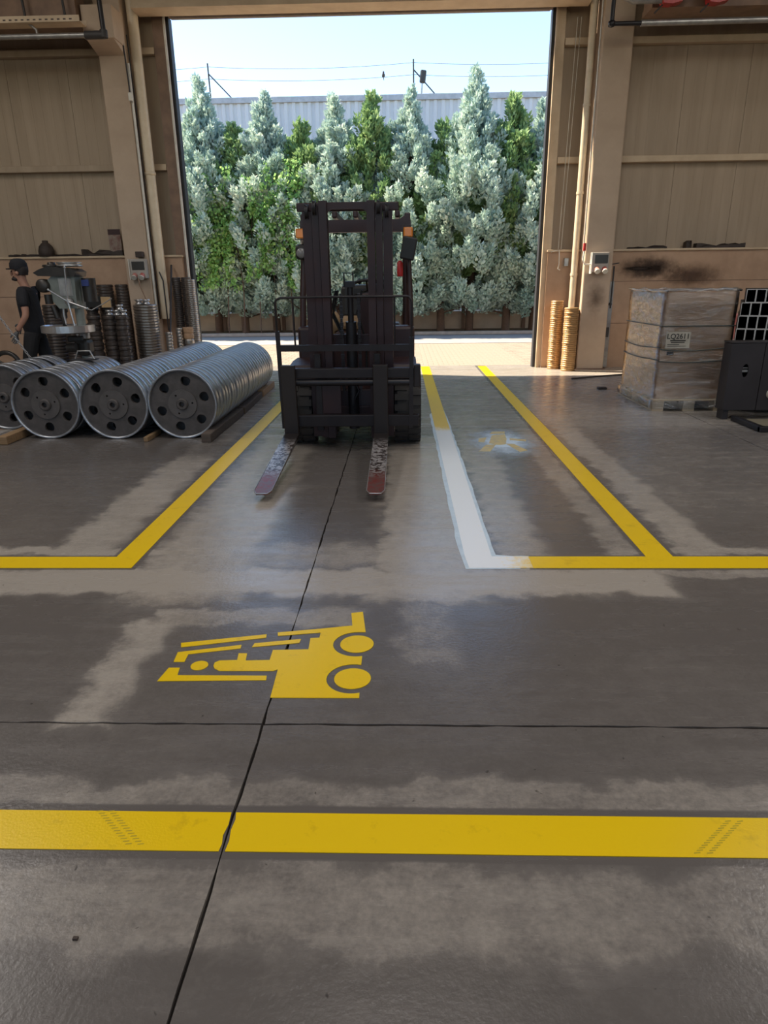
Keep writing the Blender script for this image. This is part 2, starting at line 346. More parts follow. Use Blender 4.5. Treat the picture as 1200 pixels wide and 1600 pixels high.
# beam across the top, columns, corbels
bm_ = MB(); bm_.box(-4.22, 2.92, 12.25, 12.57, 5.63, 6.15); bm_.box(-4.22, 2.92, 12.2, 12.57, 5.60, 5.66)
tag(bm_.build('lintel_beam', CREAM), 'long cream lintel beam running above the open doorway', 'beam')
def column(x0, x1, label, corbel):
    t = thing('concrete_column', label, 'column', ((x0+x1)/2, 12.5, 0)); h = (x1-x0)/2
    MB().box(-h, h, -.2, .3, 0, 7.3, bev=.02).build('shaft', COLM, t)
    if corbel: MB().box(-h-.02, h+.02, -.62, -.2, 5.12, 5.55).add([(-h, -.2, 5.0), (h, -.2, 5.0), (-h, -.6, 5.12), (h, -.6, 5.12), (-h, -.2, 5.12), (h, -.2, 5.12)], [(0, 1, 3, 2), (0, 2, 4), (1, 5, 3)]).build('corbel', COLM, t)
    MB().box(-h-.03, h+.03, -.235, -.2, .0, .02).build('base_joint', BROWN, t)
    return t
column(-4.86, -4.43, 'cream concrete column left of the doorway with thin cable runs', True); colR = column(3.12, 3.6, 'cream concrete column right of the doorway carrying a socket box', False)
# crane beam fronts left and right, high up
tag(MB().box(-13, -4.9, 11.75, 12.1, 5.36, 6.1).box(-13, -4.9, 11.7, 12.15, 5.28, 5.36).build('crane_beam', BROWN), 'brown crane beam high on the wall left of the doorway', 'beam')
tag(MB().box(3.65, 11, 11.75, 12.1, 5.36, 6.1).box(3.65, 11, 11.7, 12.15, 5.28, 5.36).build('crane_beam', BROWN), 'brown crane beam high on the wall right of the doorway', 'beam')

# ------------------------------------------------------------------ floor markings (thin paint layers)
def flat(polys, z=.0025, holes=()):
    m = MB()
    for p in polys: m.prism(p, 0.0004, z, holes=holes)
    return m
fl0 = tag(flat([[(-6, 1.443), (-.520, 1.443), (-.517, 1.47), (-.522, 1.5), (-.516, 1.54), (-.519, 1.588), (-6, 1.588)], [(-.502, 1.443), (5, 1.446), (5, 1.592), (-.505, 1.588), (-.500, 1.56), (-.504, 1.52), (-.499, 1.48)]]).build('painted_line', YEL), 'broad yellow painted line across the floor nearest the camera', 'floor marking')
tag(flat([[(-7, 3.408), (-1.535, 3.408), (-1.535, 12.95), (-1.685, 12.95), (-1.685, 3.57), (-7, 3.57)]]).build('painted_line', YEL), 'yellow L-shaped floor line between wheel rows and forklift', 'floor marking')
tag(flat([[(.72, 3.41), (7, 3.41), (7, 3.575), (1.545, 3.575), (1.575, 12.95), (1.42, 12.95), (1.392, 3.575), (.72, 3.575)]]).build('painted_line', YEL), 'yellow T-shaped floor line leading to the right door jamb', 'floor marking')
cl = tag(flat([[(.365, 3.41), (.719, 3.41), (.719, 3.575), (.51, 3.575), (.50, 12.95), (.335, 12.95), (.355, 3.575)]], .0032).build('painted_line', PRIM), 'floor line turning from yellow to whitish primer right of the forklift', 'floor marking')
rj = random.Random(11)
def edge(x0, y0, x1, y1, n, a): return [(x0+(x1-x0)*i/n+rj.uniform(-a, a), y0+(y1-y0)*i/n+rj.uniform(-a, a)) for i in range(n)]
flat([edge(.345, 3.40, .72, 3.40, 5, .003)+edge(.73, 3.585, .535, 3.59, 4, .004)+edge(.535, 3.6, .522, 8.0, 30, .005)+edge(.505, 8.4, .332, 8.4, 2, .003)+edge(.318, 8.0, .325, 3.6, 30, .005)], .0016).build('sealer_margin', PALE, cl)
GB = lambda cx, cy, r, n=32: [(cx+r*math.cos(2*PI*i/n), cy+r*math.sin(2*PI*i/n)) for i in range(n)]
sy = thing('forklift_symbol', 'yellow stencilled forklift symbol with driver painted on the floor', 'floor marking', (0, 0, 0))
for p in ([(-.989, 2.584), (-.622, 2.663), (-.618, 2.633), (-.977, 2.546)], [(-.978, 2.505), (-.715, 2.569), (-.712, 2.539), (-.927, 2.489), (-.925, 2.428), (-.971, 2.427)],
          [(-.976, 2.382), (-.93, 2.382), (-.922, 2.326), (-.556, 2.326), (-.552, 2.294), (-.99, 2.283)], [(-.66, 2.583), (-.459, 2.622), (-.462, 2.588), (-.665, 2.55)]):
    flat([p]).build('mast_bar', YEL, sy)
flat([GB(-.853, 2.4, .036)]).build('driver_head', YEL, sy)
a1 = arc(-.206, 2.581, .105, math.radians(88), math.radians(286), 20); a2 = arc(-.206, 2.31, .105, math.radians(74), math.radians(289), 20)
flat([[(-.513, 2.175), (-.519, 2.373), (-.537, 2.362), (-.76, 2.36), (-.783, 2.377), (-.794, 2.399), (-.795, 2.423), (-.78, 2.439), (-.705, 2.444), (-.711, 2.498), (-.674, 2.498), (-.668, 2.44), (-.567, 2.445), (-.568, 2.527), (-.414, 2.533), (-.418, 2.63), (-.378, 2.634), (-.378, 2.681), (-.568, 2.649), (-.574, 2.68), (-.385, 2.716), (-.238, 2.747), (-.252, 2.871), (-.197, 2.885), (-.173, 2.686)]+a1+a2+[(-.171, 2.176)]]).build('truck_body', YEL, sy)
for c in (2.581, 2.31): flat([GB(-.206, c, .074)]).build('wheel', YEL, sy)
ps = thing('pedestrian_symbol', 'small worn yellow walking figure painted between two floor lines', 'floor marking', (0, 0, 0))
YELW = mat('worn_yellow_paint', (.72, .55, .16), (.5, .42, .25), rough=.4, scale=20)
for n, p in (('torso', [(.843, 6.458), (.918, 6.825), (1.059, 6.88), (1.047, 6.653), (1.004, 6.416), (.936, 6.391)]), ('head', [(.904, 6.884), (.94, 7.002), (1.078, 7.013), (1.063, 6.909)]), ('arm', [(.77, 6.688), (.854, 6.727), (.803, 6.498), (.747, 6.526)]),
             ('arm', [(1.081, 6.68), (1.237, 6.622), (1.223, 6.541), (1.069, 6.598)]), ('leg', [(.806, 6.394), (.911, 6.418), (.816, 6.124), (.71, 6.126)]), ('leg', [(1.007, 6.441), (1.087, 6.427), (1.172, 6.165), (1.09, 6.096)])):
    flat([p]).build(n, YELW, ps)
MB().box(.55, 1.4, 5.75, 7.3, .0003, .0014).build('sealer_patch', stain_mat('sealer_haze', (.6, .74, .88), 2.2, 1), ps)
TYM = mat('tyre_mark', (.50, .37, .01), (.42, .31, .02), rough=.5, scale=30)
for (x0, dx, nm) in ((-.93, .0105, 'tyre_track'), (.80, .0105, 'tyre_track')):
    tk = MB()
    for k in range(14):
        for w in (0, .035):
            cx, cy = x0+k*dx*(1 if x0 < 0 else 1)+w, (1.585-k*.0095) if x0 < 0 else (1.455+k*.009)
            tk.add([(cx, cy, .0028), (cx+.018, cy+.002, .0028), (cx+.020, cy+.006, .0028), (cx+.002, cy+.004, .0028)], [(0, 1, 2, 3)])
    tag(tk.build(nm, TYM, fl0), kind='stuff')
# ------------------------------------------------------------------ outside: yard, pavers, fence, warehouse
SOIL = mat('dry_soil', (.30, .22, .15), (.2, .15, .10), rough=.95, scale=3)
PAV = mat('tan_paver', (.36, .29, .22), (.27, .215, .165), rough=.8, scale=3, bump=.1)
PAVG = mat('grey_concrete_road', (.36, .345, .33), (.3, .285, .27), rough=.8, scale=2)
KERB = mat('kerb_concrete', (.45, .38, .31), rough=.8)
gy = struct(MB().box(-40, 40, 13.1, 80, -.16, -.035).build('ground_yard', SOIL))
struct(MB().box(-30, 30, 18.2, 21.2, -.035, 0).build('road_strip', PAVG))
pm = MB().box(-.098, .098, -.098, .098, -.034, 0, bev=.006).mesh('paver', PAV)
spots = []
y = 13.21; row = 0
while y < 18.15:
    x = -14+(.1 if row % 2 else 0)
    while x < 14: spots.append((x, y)); x += .2
    y += .2; row += 1
vis = [p for p in spots if (0.35 < p[0] < 2.4)]; vis.sort(key=lambda p: p[1]); near = vis[:300]; ns = set(near)
for p in near: link('paver', pm, gy, (p[0], p[1], 0))
rest = MB()
for (x, y) in spots:
    if (x, y) not in ns: rest.box(x-.097, x+.097, y-.097, y+.097, -.034, 0)
tag(rest.build('paver_field', PAV, gy), kind='stuff')
tag(MB().box(-30, 30, 21.2, 21.4, 0, .1, bev=.02).build('kerb', KERB), 'low concrete kerb at the foot of the cypress hedge', 'kerb')
bed = MB(); struct(bed.box(-30, 30, 21.4, 24.6, -.03, .06).build('planting_bed', SOIL))
# boundary fence behind the trees
fe = thing('boundary_fence', 'low concrete wall with posts and greenish panels behind the trees', 'fence', (0, 23.2, 0))
FW = mat('tan_fence_wall', (.62, .50, .39), (.5, .4, .31), rough=.85, scale=2); GP = mat('greenish_panel', (.45, .56, .52), (.38, .48, .45), rough=.5)
RUSTP = mat('rusty_brown_post', (.22, .13, .09), rough=.8)
MB().box(-16, 16, -.06, .06, 0, .62).build('base_wall', FW, fe)
for i in range(17): MB().box(-16+i*2-.06, -16+i*2+.06, -.12, -.06, 0, 1.45, bev=.01).build('post', RUSTP, fe)
for i in range(16): MB().box(-15.92+i*2, -14.1+i*2, -.03, 0, .66, 1.38).build('panel', GP, fe)
# warehouse
WH = mat('pale_corrugated_sheet', (.62, .62, .64), (.55, .55, .58), rough=.55, scale=1, stretch=(1, 1, .1)); WHC = mat('grey_roof_flashing', (.45, .46, .5), rough=.5)
wh = thing('warehouse', 'long pale corrugated metal warehouse wall beyond the hedge', 'building', (0, 28, 0))
cw = MB(); vs_ = []; fs_ = []; x = -28.0; prof = [(0, 0), (.11, 0), (.15, -.05), (.25, -.05)]; pts = []
while x < 28:
    for (dx, dy) in prof: pts.append((x+dx, dy))
    x += .29
for (px, py) in pts: vs_ += [(px, py, 0), (px, py, 7.9)]
for i in range(len(pts)-1): fs_.append((2*i, 2*i+2, 2*i+3, 2*i+1))
cw.add(vs_, fs_); cw.build('corrugated_wall', WH, wh)
MB().box(-28, 28, .06, 9, 0, 7.85).build('building_core', WHC, wh)
MB().box(-28, 28, -.1, .3, 7.86, 8.05, bev=.01).build('roof_flashing', WHC, wh)
DKM = mat('dark_weathered_steel', (.05, .045, .045), rough=.6)
def mastpole(x, lab):
    t = thing('wire_post', lab, 'post', (x, 28.1, 8.05))
    MB().tube([(0, 0, 0), (-.02, 0, 1.14)], .028).build('post', DKM, t)
    MB().tube([(0, 0, .8), (.8, 0, 0)], .022).build('brace', DKM, t)
mastpole(-7.1, 'braced wire post on the warehouse roof at the left'); mastpole(.41, 'braced wire post on the warehouse roof beside the floodlight')
mastpole(7.9, 'braced wire post on the warehouse roof at the far right')
def catenary(p, q, sag, n=16): return [Vector(p).lerp(Vector(q), i/n)-Vector((0, 0, sag*4*(i/n)*(1-i/n))) for i in range(n+1)]
WIREM = mat('grey_wire', (.25, .28, .3), rough=.5)
for z, lab in ((9.08, 'upper thin wire strung between the warehouse roof posts'), (8.7, 'lower thin wire strung between the warehouse roof posts')):
    w = MB()
    for (a, b) in ((-14.6, -7.12), (-7.12, .39), (.39, 7.9)): w.tube(catenary((a, 28.1, z), (b, 28.1, z), .12), .009, 5)
    tag(w.build('wire', WIREM), lab, 'wire')
fl_ = thing('floodlight', 'dark floodlight on a short pale pole above the warehouse roof', 'floodlight', (.74, 28.05, 8.05))
MB().tube([(-.05, 0, 0), (-.02, 0, .45)], .03).build('pole', STEEL, fl_)
MB().box(-.11, .11, -.07, .07, .36, .78, rot=Matrix.Rotation(.12, 3, 'Y'), bev=.05).build('lamp_head', DKM, fl_)
bd = MB().lathe([(.0, 0), (.05, .03), (.06, .09), (.035, .15), (.04, .19), (.0, .22)], n=10); bd.tube([(0, 0, .03), (.02, .02, -.08)], [.02, .008], 5)
tag(bd.build('bird', DKM, None, (-.7, 28.1, 8.62)), 'small bird perched on the lower wire over the warehouse', 'bird')

# ------------------------------------------------------------------ trees
def foliage(seed, H, R, n_pl, n_leaf, prof, lsz=1.0, zmin=.35, open_=0.0):
    g = np.random.default_rng(seed)
    zz = np.array([p[0] for p in prof]); rr = np.array([p[1] for p in prof])
    V = []; A = []
    cnt = 0
    # plume centres spread over the crown surface
    zs = []
    while len(zs) < n_pl:
        t = g.random(); 
        if g.random() < np.interp(t, zz, rr)+.12: zs.append(t)
    zs = np.array(zs); th = g.random(n_pl)*2*np.pi
    rad = np.interp(zs, zz, rr)*R*(.62+.45*g.random(n_pl))*(1+.12*np.sin(3*th+seed))
    cx = rad*np.cos(th); cy = rad*np.sin(th); cz = zmin+zs*(H-zmin)
    outs = np.stack([np.cos(th), np.sin(th), np.zeros(n_pl)], 1)
    lean = (.75-.55*zs+.25*g.random(n_pl))[:, None]
    d = outs*lean+np.array([0, 0, 1.0]); d /= np.linalg.norm(d, axis=1)[:, None]
    size = (.30+.26*g.random(n_pl))*(1.05-.35*zs)
    tint = g.random(n_pl)
    # leaflets
    P = np.repeat(np.stack([cx, cy, cz], 1), n_leaf, 0); D = np.repeat(d, n_leaf, 0); Sz = np.repeat(size, n_leaf); N = len(P)
    s = g.random(N)*1.5-.55                        # along the plume
    u = g.normal(size=(N, 3)); u -= (u*D).sum(1)[:, None]*D; u /= np.linalg.norm(u, axis=1)[:, None]
    w = np.cos(np.clip((s-.15)/.85, -1, 1)*np.pi/2)**.7*.36*np.sqrt(g.random(N))
    pos = P+D*(s*Sz)[:, None]+u*(w*Sz)[:, None]
    ld = D*.75+u*(.75*g.random(N))[:, None]+g.normal(size=(N, 3))*.22; ld /= np.linalg.norm(ld, axis=1)[:, None]
    sd = np.cross(ld, g.normal(size=(N, 3))); sd /= np.linalg.norm(sd, axis=1)[:, None]
    nn = np.cross(ld, sd)
    L = (.09+.08*g.random(N))*lsz; Wd = L*(.2+.12*g.random(N))
    a = pos; b = pos+ld*(L*.5)[:, None]+sd*Wd[:, None]+nn*(Wd*.4)[:, None]; c = pos+ld*L[:, None]; e = pos+ld*(L*.45)[:, None]-sd*Wd[:, None]+nn*(Wd*.4)[:, None]
    verts = np.stack([a, b, c, e], 1).reshape(-1, 3)
    tt = np.repeat(np.repeat(tint, n_leaf)*.6+g.random(N)*.4, 4)
    return verts, tt
def quad_mesh(name, verts, tint, m):
    n = len(verts)//4; me = bpy.data.meshes.new(name)
    me.vertices.add(len(verts)); me.vertices.foreach_set('co', verts.astype(np.float32).ravel())
    me.loops.add(4*n); me.loops.foreach_set('vertex_index', np.arange(4*n, dtype=np.int32))
    me.polygons.add(n); me.polygons.foreach_set('loop_start', np.arange(0, 4*n, 4, dtype=np.int32)); me.polygons.foreach_set('loop_total', np.full(n, 4, dtype=np.int32))
    at_ = me.attributes.new('tint', 'FLOAT', 'POINT'); at_.data.foreach_set('value', tint.astype(np.float32))
    me.update(calc_edges=True); me.materials.append(m); return me
def leaf_mat(name, stops, transl=.3):
    m = bpy.data.materials.new(name); m.use_nodes = True; nt = m.node_tree; b = nt.nodes['Principled BSDF']; b.inputs['Roughness'].default_value = .6
    a = nd(nt, 'ShaderNodeAttribute', attribute_name='tint'); r = nd(nt, 'ShaderNodeValToRGB'); lk(nt, a.outputs['Fac'], r.inputs[0])
    e = r.color_ramp.elements; e[0].position = 0; e[0].color = (*stops[0], 1); e[1].position = 1; e[1].color = (*stops[-1], 1)
    for i, s in enumerate(stops[1:-1]): q = e.new((i+1)/(len(stops)-1)); q.color = (*s, 1)
    lk(nt, r.outputs[0], b.inputs['Base Color']); t = nd(nt, 'ShaderNodeBsdfTranslucent'); lk(nt, r.outputs[0], t.inputs[0])
    mx = nd(nt, 'ShaderNodeMixShader', i_0=transl); lk(nt, b.outputs[0], mx.inputs[1]); lk(nt, t.outputs[0], mx.inputs[2]); lk(nt, mx.outputs[0], nt.nodes['Material Output'].inputs[0])
    return m
BLUE = leaf_mat('blue_cypress_foliage', [(.30, .43, .36), (.46, .60, .51), (.60, .72, .63), (.70, .79, .62)])
GREEN = leaf_mat('green_cypress_foliage', [(.16, .29, .11), (.28, .43, .17), (.42, .56, .25)])
VINE = leaf_mat('vine_leaves', [(.2, .44, .12), (.34, .58, .18), (.52, .70, .26)], .45)
BARK = mat('brown_bark', (.13, .08, .055), rough=.9, scale=12)
prof_b = [(0, .6), (.08, .88), (.25, 1.0), (.45, .98), (.58, .8), (.68, .56), (.78, .33), (.88, .14), (.95, .04), (1, .0)]
prof_g = [(0, .6), (.2, .9), (.5, .85), (.7, .55), (.85, .25), (1, .0)]
blue_v = [quad_mesh('crown', *foliage(20+i, 6.5, 1.62, 640, 110, prof_b, .97, .65), BLUE) for i in range(4)]
green_v = [quad_mesh('crown', *foliage(40+i, 6.2, 1.0, 300, 75, prof_g, 1.1, 1.6), GREEN) for i in range(2)]
def trunk(H, seed):
    r = random.Random(seed); m = MB(); m.tube([(0, 0, 0), (.04, 0, H*.3), (-.03, .03, H*.6), (0, 0, H*.93)], [.13, .11, .07, .015], 8)
    for i in range(46):
        z = r.uniform(.5, H*.8); a = r.uniform(0, 2*PI); L = 1.15*(1-.8*z/H)
        m.tube([(0, 0, z), (L*.5*math.cos(a), L*.5*math.sin(a), z+.12), (L*math.cos(a), L*math.sin(a), z+.45)], [.035, .022, .008], 5)
    return m.mesh('trunk', BARK)
tr_b = [trunk(6.4, i) for i in range(2)]
def tree(x, y, h, kind, v, label, grp):
    t = thing('cypress_tree', label, 'tree', (x, y, .05), random.uniform(0, 6.28), grp)
    src, H = (blue_v, 6.5) if kind == 'b' else (green_v, 6.2); k = h/H
    c = link('crown', src[v], t); c.scale = (1, 1, k)
    q = link('trunk', tr_b[v % 2], t); q.scale = (1, 1, k)
GRPB, GRPG = 'blue cypresses in the hedge row', 'green cypresses in the hedge row'
for i, (x, h, lab) in enumerate(((-8.1, 6.4, 'blue-green cypress outermost at the left end of the hedge'), (-6.0, 6.95, 'tall blue-green cypress just inside the left door jamb'), (-4.1, 6.6, 'blue-green cypress with pointed top behind the climbing vine'),
        (-2.0, 6.45, 'blue-green cypress rising straight behind the forklift mast'), (.2, 6.55, 'blue-green cypress below the floodlight, right of the forklift mast'), (2.12, 7.0, 'tallest blue-green cypress right of the hedge centre'),
        (4.15, 6.3, 'blue-green cypress beside the right door jamb'), (6.2, 6.5, 'blue-green cypress hidden past the right door jamb'))):
    tree(x, 22.35+random.uniform(-.1, .1), h, 'b', i % 4, lab, GRPB)
for i, (x, h, lab) in enumerate(((-5.05, 5.6, 'small dark green cypress between the two leftmost blue ones'), (-2.95, 5.75, 'dark green cypress left of the forklift mast'), (-.93, 6.3, 'tall green cypress behind the right side of the mast'), (1.2, 5.7, 'dark green cypress between floodlight and tallest tree'), (3.25, 6.2, 'bright green cypress right of the tallest tree'))):
    tree(x, 22.05, h+.1, 'g', i % 2, lab, GRPG)
# vine over the left trees
g = np.random.default_rng(5)
sx = []; 
for s in range(40):
    x0 = g.choice([-5.7, -5.3, -4.7, -3.9, -3.2])+g.normal()*.22; z1 = g.uniform(2.8, 5.1); z0 = g.uniform(1.3, z1-.7); n = int((z1-z0)*85)
    z = g.uniform(z0, z1, n); x = x0+.12*np.sin(z*3+s)+g.normal(size=n)*.07
    dy = np.interp(z, [0, 2.5, 4.5, 5.5], [1.3, 1.62, 1.4, .95]); sx.append(np.stack([x, 22.5-dy+g.normal(size=n)*.08, z], 1))
pos = np.concatenate(sx); N = len(pos)
ld = g.normal(size=(N, 3))*.6+np.array([0, -.5, -.6]); ld /= np.linalg.norm(ld, axis=1)[:, None]; sd = np.cross(ld, g.normal(size=(N, 3))); sd /= np.linalg.norm(sd, axis=1)[:, None]
L = .08+.05*g.random(N); vv = np.stack([pos, pos+ld*(L*.5)[:, None]+sd*(L*.4)[:, None], pos+ld*L[:, None], pos+ld*(L*.5)[:, None]-sd*(L*.4)[:, None]], 1).reshape(-1, 3)
vn = thing('climbing_vine', 'bright green climbing vine hanging over the left cypress trees', 'vine', (0, 0, 0))
link('vine_leaves', quad_mesh('vine_leaves', vv, np.repeat(g.random(N), 4), VINE), vn)
vt = MB()
for s in range(5): vt.tube([(-5.4+s*.5, 21.25, .06), (-5.3+s*.48, 21.15, 1.5), (-5.5+s*.52, 21.1, 3.0), (-5.4+s*.5, 21.4, 4.2)], [.02, .016, .012, .006], 5)
vt.build('vine_stems', BARK, vn)

# ------------------------------------------------------------------ forklift
FK = mat('dark_maroon_truck_paint', (.034, .013, .0135), (.022, .009, .010), rough=.45, scale=5, rvar=.1)
FKB = mat('worn_black_steel', (.014, .011, .0125), (.022, .017, .017), rough=.42, metal=.2, scale=9, rvar=.12)
GUN = mat('gunmetal_steel', (.028, .026, .029), rough=.42, metal=.4)
RUB = mat('tyre_rubber', (.03, .028, .027), (.045, .04, .037), rough=.8, scale=12)
GLASSL = mat('lamp_glass', (.25, .25, .25), rough=.15)
ORG = mat('amber_lens', (.85, .26, .01), (.7, .2, .01), rough=.2)
REDM = mat('red_paint', (.45, .02, .02), (.33, .015, .015), rough=.4)
TAN = mat('tan_vinyl', (.42, .28, .15), (.33, .22, .12), rough=.6)
HOSE = mat('black_hose', (.012, .012, .012), rough=.5)
ft = thing('forklift', 'dark maroon forklift with lowered mast parked in the doorway', 'forklift', (-.475, 6.62, 0))
TILT = Matrix.Translation((0, 0, .25)) @ Matrix.Rotation(math.radians(4.5), 4, 'X') @ Matrix.Translation((0, 0, -.25))
# body
bd = MB()
bd.box(-.5, .5, .1, 1.75, .22, .62, bev=.02); bd.box(-.34, .34, -.18, .2, .22, .55, bev=.02)
bd.build('chassis', FK, ft)
for s in (-1, 1):
    fd = MB(); x0, x1 = (.37, .6) if s > 0 else (-.6, -.37)
    fd.prism([(-.28, .66), (-.22, .78), (0, .8), (.3, .8), (.42, .72), (.42, .66), (.25, .73), (-.16, .72)], x0, x1, axis='x'); fd.build('fender', FK, ft)
    MB().box(*sorted((s*.33, s*.59)), .3, .55, .62, 1.1, bev=.03).build('front_cowl', FK, ft)
MB().box(-.36, .36, .36, .52, .62, 1.02, bev=.02).build('dashboard', FK, ft)
MB().box(.02, .30, .34, .46, 1.0, 1.42, bev=.02).build('instrument_panel', FK, ft)
MB().box(-.55, .55, .5, .95, .58, .64).build('floor_plate', GUN, ft)
MB().box(-.47, .47, .92, 1.75, .62, 1.02, bev=.05).build('engine_hood', FK, ft)
MB().prism([(-.5, .3), (-.5, .95), (-.42, 1.05), (.42, 1.05), (.5, .95), (.5, .3)], 1.72, 2.12, axis='y').build('counterweight', FK, ft)
st = MB().box(-.25, .25, .98, 1.42, 1.02, 1.16, bev=.05).build('seat', TAN, ft)
MB().box(-.24, .24, 1.38, 1.50, 1.12, 1.5, rot=Matrix.Rotation(-.12, 3, 'X'), bev=.05).build('seat_back', HOSE, st)
MB().lathe([(.0, -.03), (.11, -.03), (.13, 0), (.11, .03), (0, .03)], (-.30, .62, 1.13), 'y', 16).tube([(-.30, .62, .7), (-.30, .62, 1.05)], .06).build('gas_canister', TAN, ft)
sw = MB().tube([(.1, .55, .95), (.1, .80, 1.40)], .03).build('steering_column', HOSE, ft)
sm = MB(); ring = [Vector((.19*math.cos(a*PI/12), .19*math.sin(a*PI/12), 0)) for a in range(25)]; Rm = Matrix.Rotation(math.radians(-32), 3, 'X')
sm.tube([Rm @ p+Vector((.1, .80, 1.44)) for p in ring], .016, 6, cap=False)
for a in (0.5, 2.6, 4.7): sm.tube([Vector((.1, .8, 1.44)), Rm @ Vector((.19*math.cos(a), .19*math.sin(a), 0))+Vector((.1, .8, 1.44))], .012, 6)
sm.lathe([(0, 0), (.022, .01), (.022, .05), (0, .06)], (.02, .72, 1.50), 'z', 8)
sm.build('steering_wheel', HOSE, ft)
for i, x in enumerate((.2, .25, .3)):
    lv = MB().tube([(x, .45, 1.38), (x-.01, .5, 1.52)], .008, 6).lathe([(0, 0), (.018, .015), (.018, .03), (0, .045)], (x-.01, .5, 1.51), 'z', 8).build('control_lever', HOSE, ft)
# overhead guard
for s in (-1, 1):
    MB().tube([(s*.56, .42, .78), (s*.545, .5, 1.4), (s*.51, .62, 2.08)], .034, 6).build('guard_post', FK, ft)
    MB().tube([(s*.5, 1.72, .95), (s*.5, 1.6, 2.1)], .034, 6).build('guard_post', FK, ft)
MB().prism([(-.555, 2.0), (-.555, 2.10), (-.50, 2.15), (-.44, 2.11), (.44, 2.11), (.50, 2.15), (.555, 2.10), (.555, 2.0), (.5, 1.995), (-.5, 1.995)], .58, .66, axis='y').build('guard_front_beam', FK, ft)
gr_ = MB().box(-.52, .52, 1.58, 1.66, 2.08, 2.16, bev=.01)
gr_.build('guard_rear_beam', FK, ft)
for i in range(5):
    x = -.42+i*.21; MB().box(x-.025, x+.025, .62, 1.62, 2.13, 2.20, bev=.015).build('guard_roof_bar', FK, ft)
for s in (-1, 1): MB().box(s*.52-.03, s*.52+.03, .6, 1.62, 2.08, 2.17, bev=.01).build('guard_side_rail', FK, ft)
# lamps, mirror, extinguisher
for s in (-1, 1):
    sg = MB().box(s*.525-.045, s*.525+.045, .36, .42, 1.93, 2.02, bev=.01).build('turn_signal', ORG, ft)
    MB().tube([(s*.525-.05, .35, 1.92), (s*.525-.05, .35, 2.035), (s*.525+.05, .35, 2.035), (s*.525+.05, .35, 1.92), (s*.525-.05, .35, 1.92)], .005, 4).build('signal_guard', DKM, sg)
    hl = MB().box(s*.53-.06, s*.53+.06, .40, .50, 1.74, 1.88, bev=.03).build('headlamp', HOSE, ft)
    MB().lathe([(0, 0), (.03, .004), (.045, .012), (.05, .02)], (s*.53, .388, 1.80), 'y', 16).build('lens', GLASSL, hl)
    MB().tube([(s*.53, .44, 1.88), (s*.53, .46, 1.94), (s*.53, .55, 1.9)], .01, 6).build('lamp_bracket', STEEL, ft)
mr = MB().box(.46, .60, .30, .33, 1.72, 1.93, rot=Matrix.Rotation(.2, 3, 'Y'), bev=.02).build('mirror', HOSE, ft)
MB().lathe([(0, 0), (.028, 0), (.03, .01), (.03, .13), (.015, .15), (0, .15)], (.445, .5, 1.57), 'z', 12).build('fire_extinguisher', REDM, ft)
# wheels
def fork_wheel(x, y, r, w, s):
    wh_ = MB(); h = w/2
    wh_.lathe([(r*.55, -h), (r*.9, -h), (r*.97, -h*.8), (r*.97, h*.8), (r*.9, h), (r*.55, h)], (x, y, r), 'x', 36, smooth=False)
    n = 22
    for k in range(n):
        a = 2*PI*k/n; M = Matrix.Rotation(a, 3, 'X')
        for (u0, u1, off) in ((-h, -.01, 0), (.01, h, .5)):
            M2 = Matrix.Rotation(a+off*2*PI/n, 3, 'X'); c = [M2 @ Vector((u, v, q))+Vector((x, y, r)) for u in (u0, u1) for v in (-.03*r/.345, .03*r/.345) for q in (r*.93, r)]
            wh_.add(c, [(0, 1, 3, 2), (4, 6, 7, 5), (0, 4, 5, 1), (2, 3, 7, 6), (0, 2, 6, 4), (1, 5, 7, 3)])
    t = wh_.build('tyre', RUB, ft)
    MB().lathe([(0, -h*.3), (r*.3, -h*.3), (r*.52, -h*.85), (r*.57, -h*.85), (r*.57, h*.85), (r*.52, h*.85), (r*.3, h*.3), (0, h*.3)], (x, y, r), 'x', 24, smooth=False).build('wheel_rim', FK, t)
for s in (-1, 1): fork_wheel(s*.52, 0, .345, .25, s); fork_wheel(s*.42, 1.5, .27, .18, s)
MB().tube([(-.4, 0, .345), (.4, 0, .345)], .09, 12).build('front_axle', FKB, ft); MB().tube([(-.36, 1.5, .27), (.36, 1.5, .27)], .06, 12).build('rear_axle', FKB, ft)
# mast
def chan(x0, x1, y0, y1, z0, z1, name, opens):
    w = .018; m = MB(); m.box(x0, x1, y0, y0+w, z0, z1).box(x0, x1, y1-w, y1, z0, z1)
    if opens > 0: m.box(x0, x0+w, y0+w, y1-w, z0, z1)
    else: m.box(x1-w, x1, y0+w, y1-w, z0, z1)
    m.xf(TILT); return m.build(name, FK, ft)
for s in (-1, 1):
    for (a, b, y0, z1, n) in ((.305, .385, -.32, 2.12, 'outer_mast_rail'), (.242, .300, -.35, 2.16, 'middle_mast_rail'), (.17, .236, -.38, 2.2, 'inner_mast_rail')):
        x0, x1 = (a, b) if s > 0 else (-b, -a); chan(x0, x1, y0, y0+.13, .14, z1, n, -s)
    for (x, y) in ((.34, -.30), (.27, -.345)):
        MB().lathe([(.012, -.012), (.06, -.014), (.05, -.006), (.05, .006), (.06, .014), (.012, .012)], (s*x, y-.03, 2.12 if x > .3 else 2.15), 'x', 20, closed=True).xf(TILT).build('chain_sheave', GUN, ft)
    tc_ = MB().tube([(s*.3, -.22, .5), (s*.3, .3, .62)], .03, 8).build('tilt_cylinder', GUN, ft)
    MB().tube([(s*.20, -.2, .2), (s*.20, -.2, 2.05)], .028, 8).xf(TILT).build('lift_cylinder', GUN, ft)
tb = MB(); tb.box(-.44, .44, -.24, -.18, 2.12, 2.19, bev=.008)
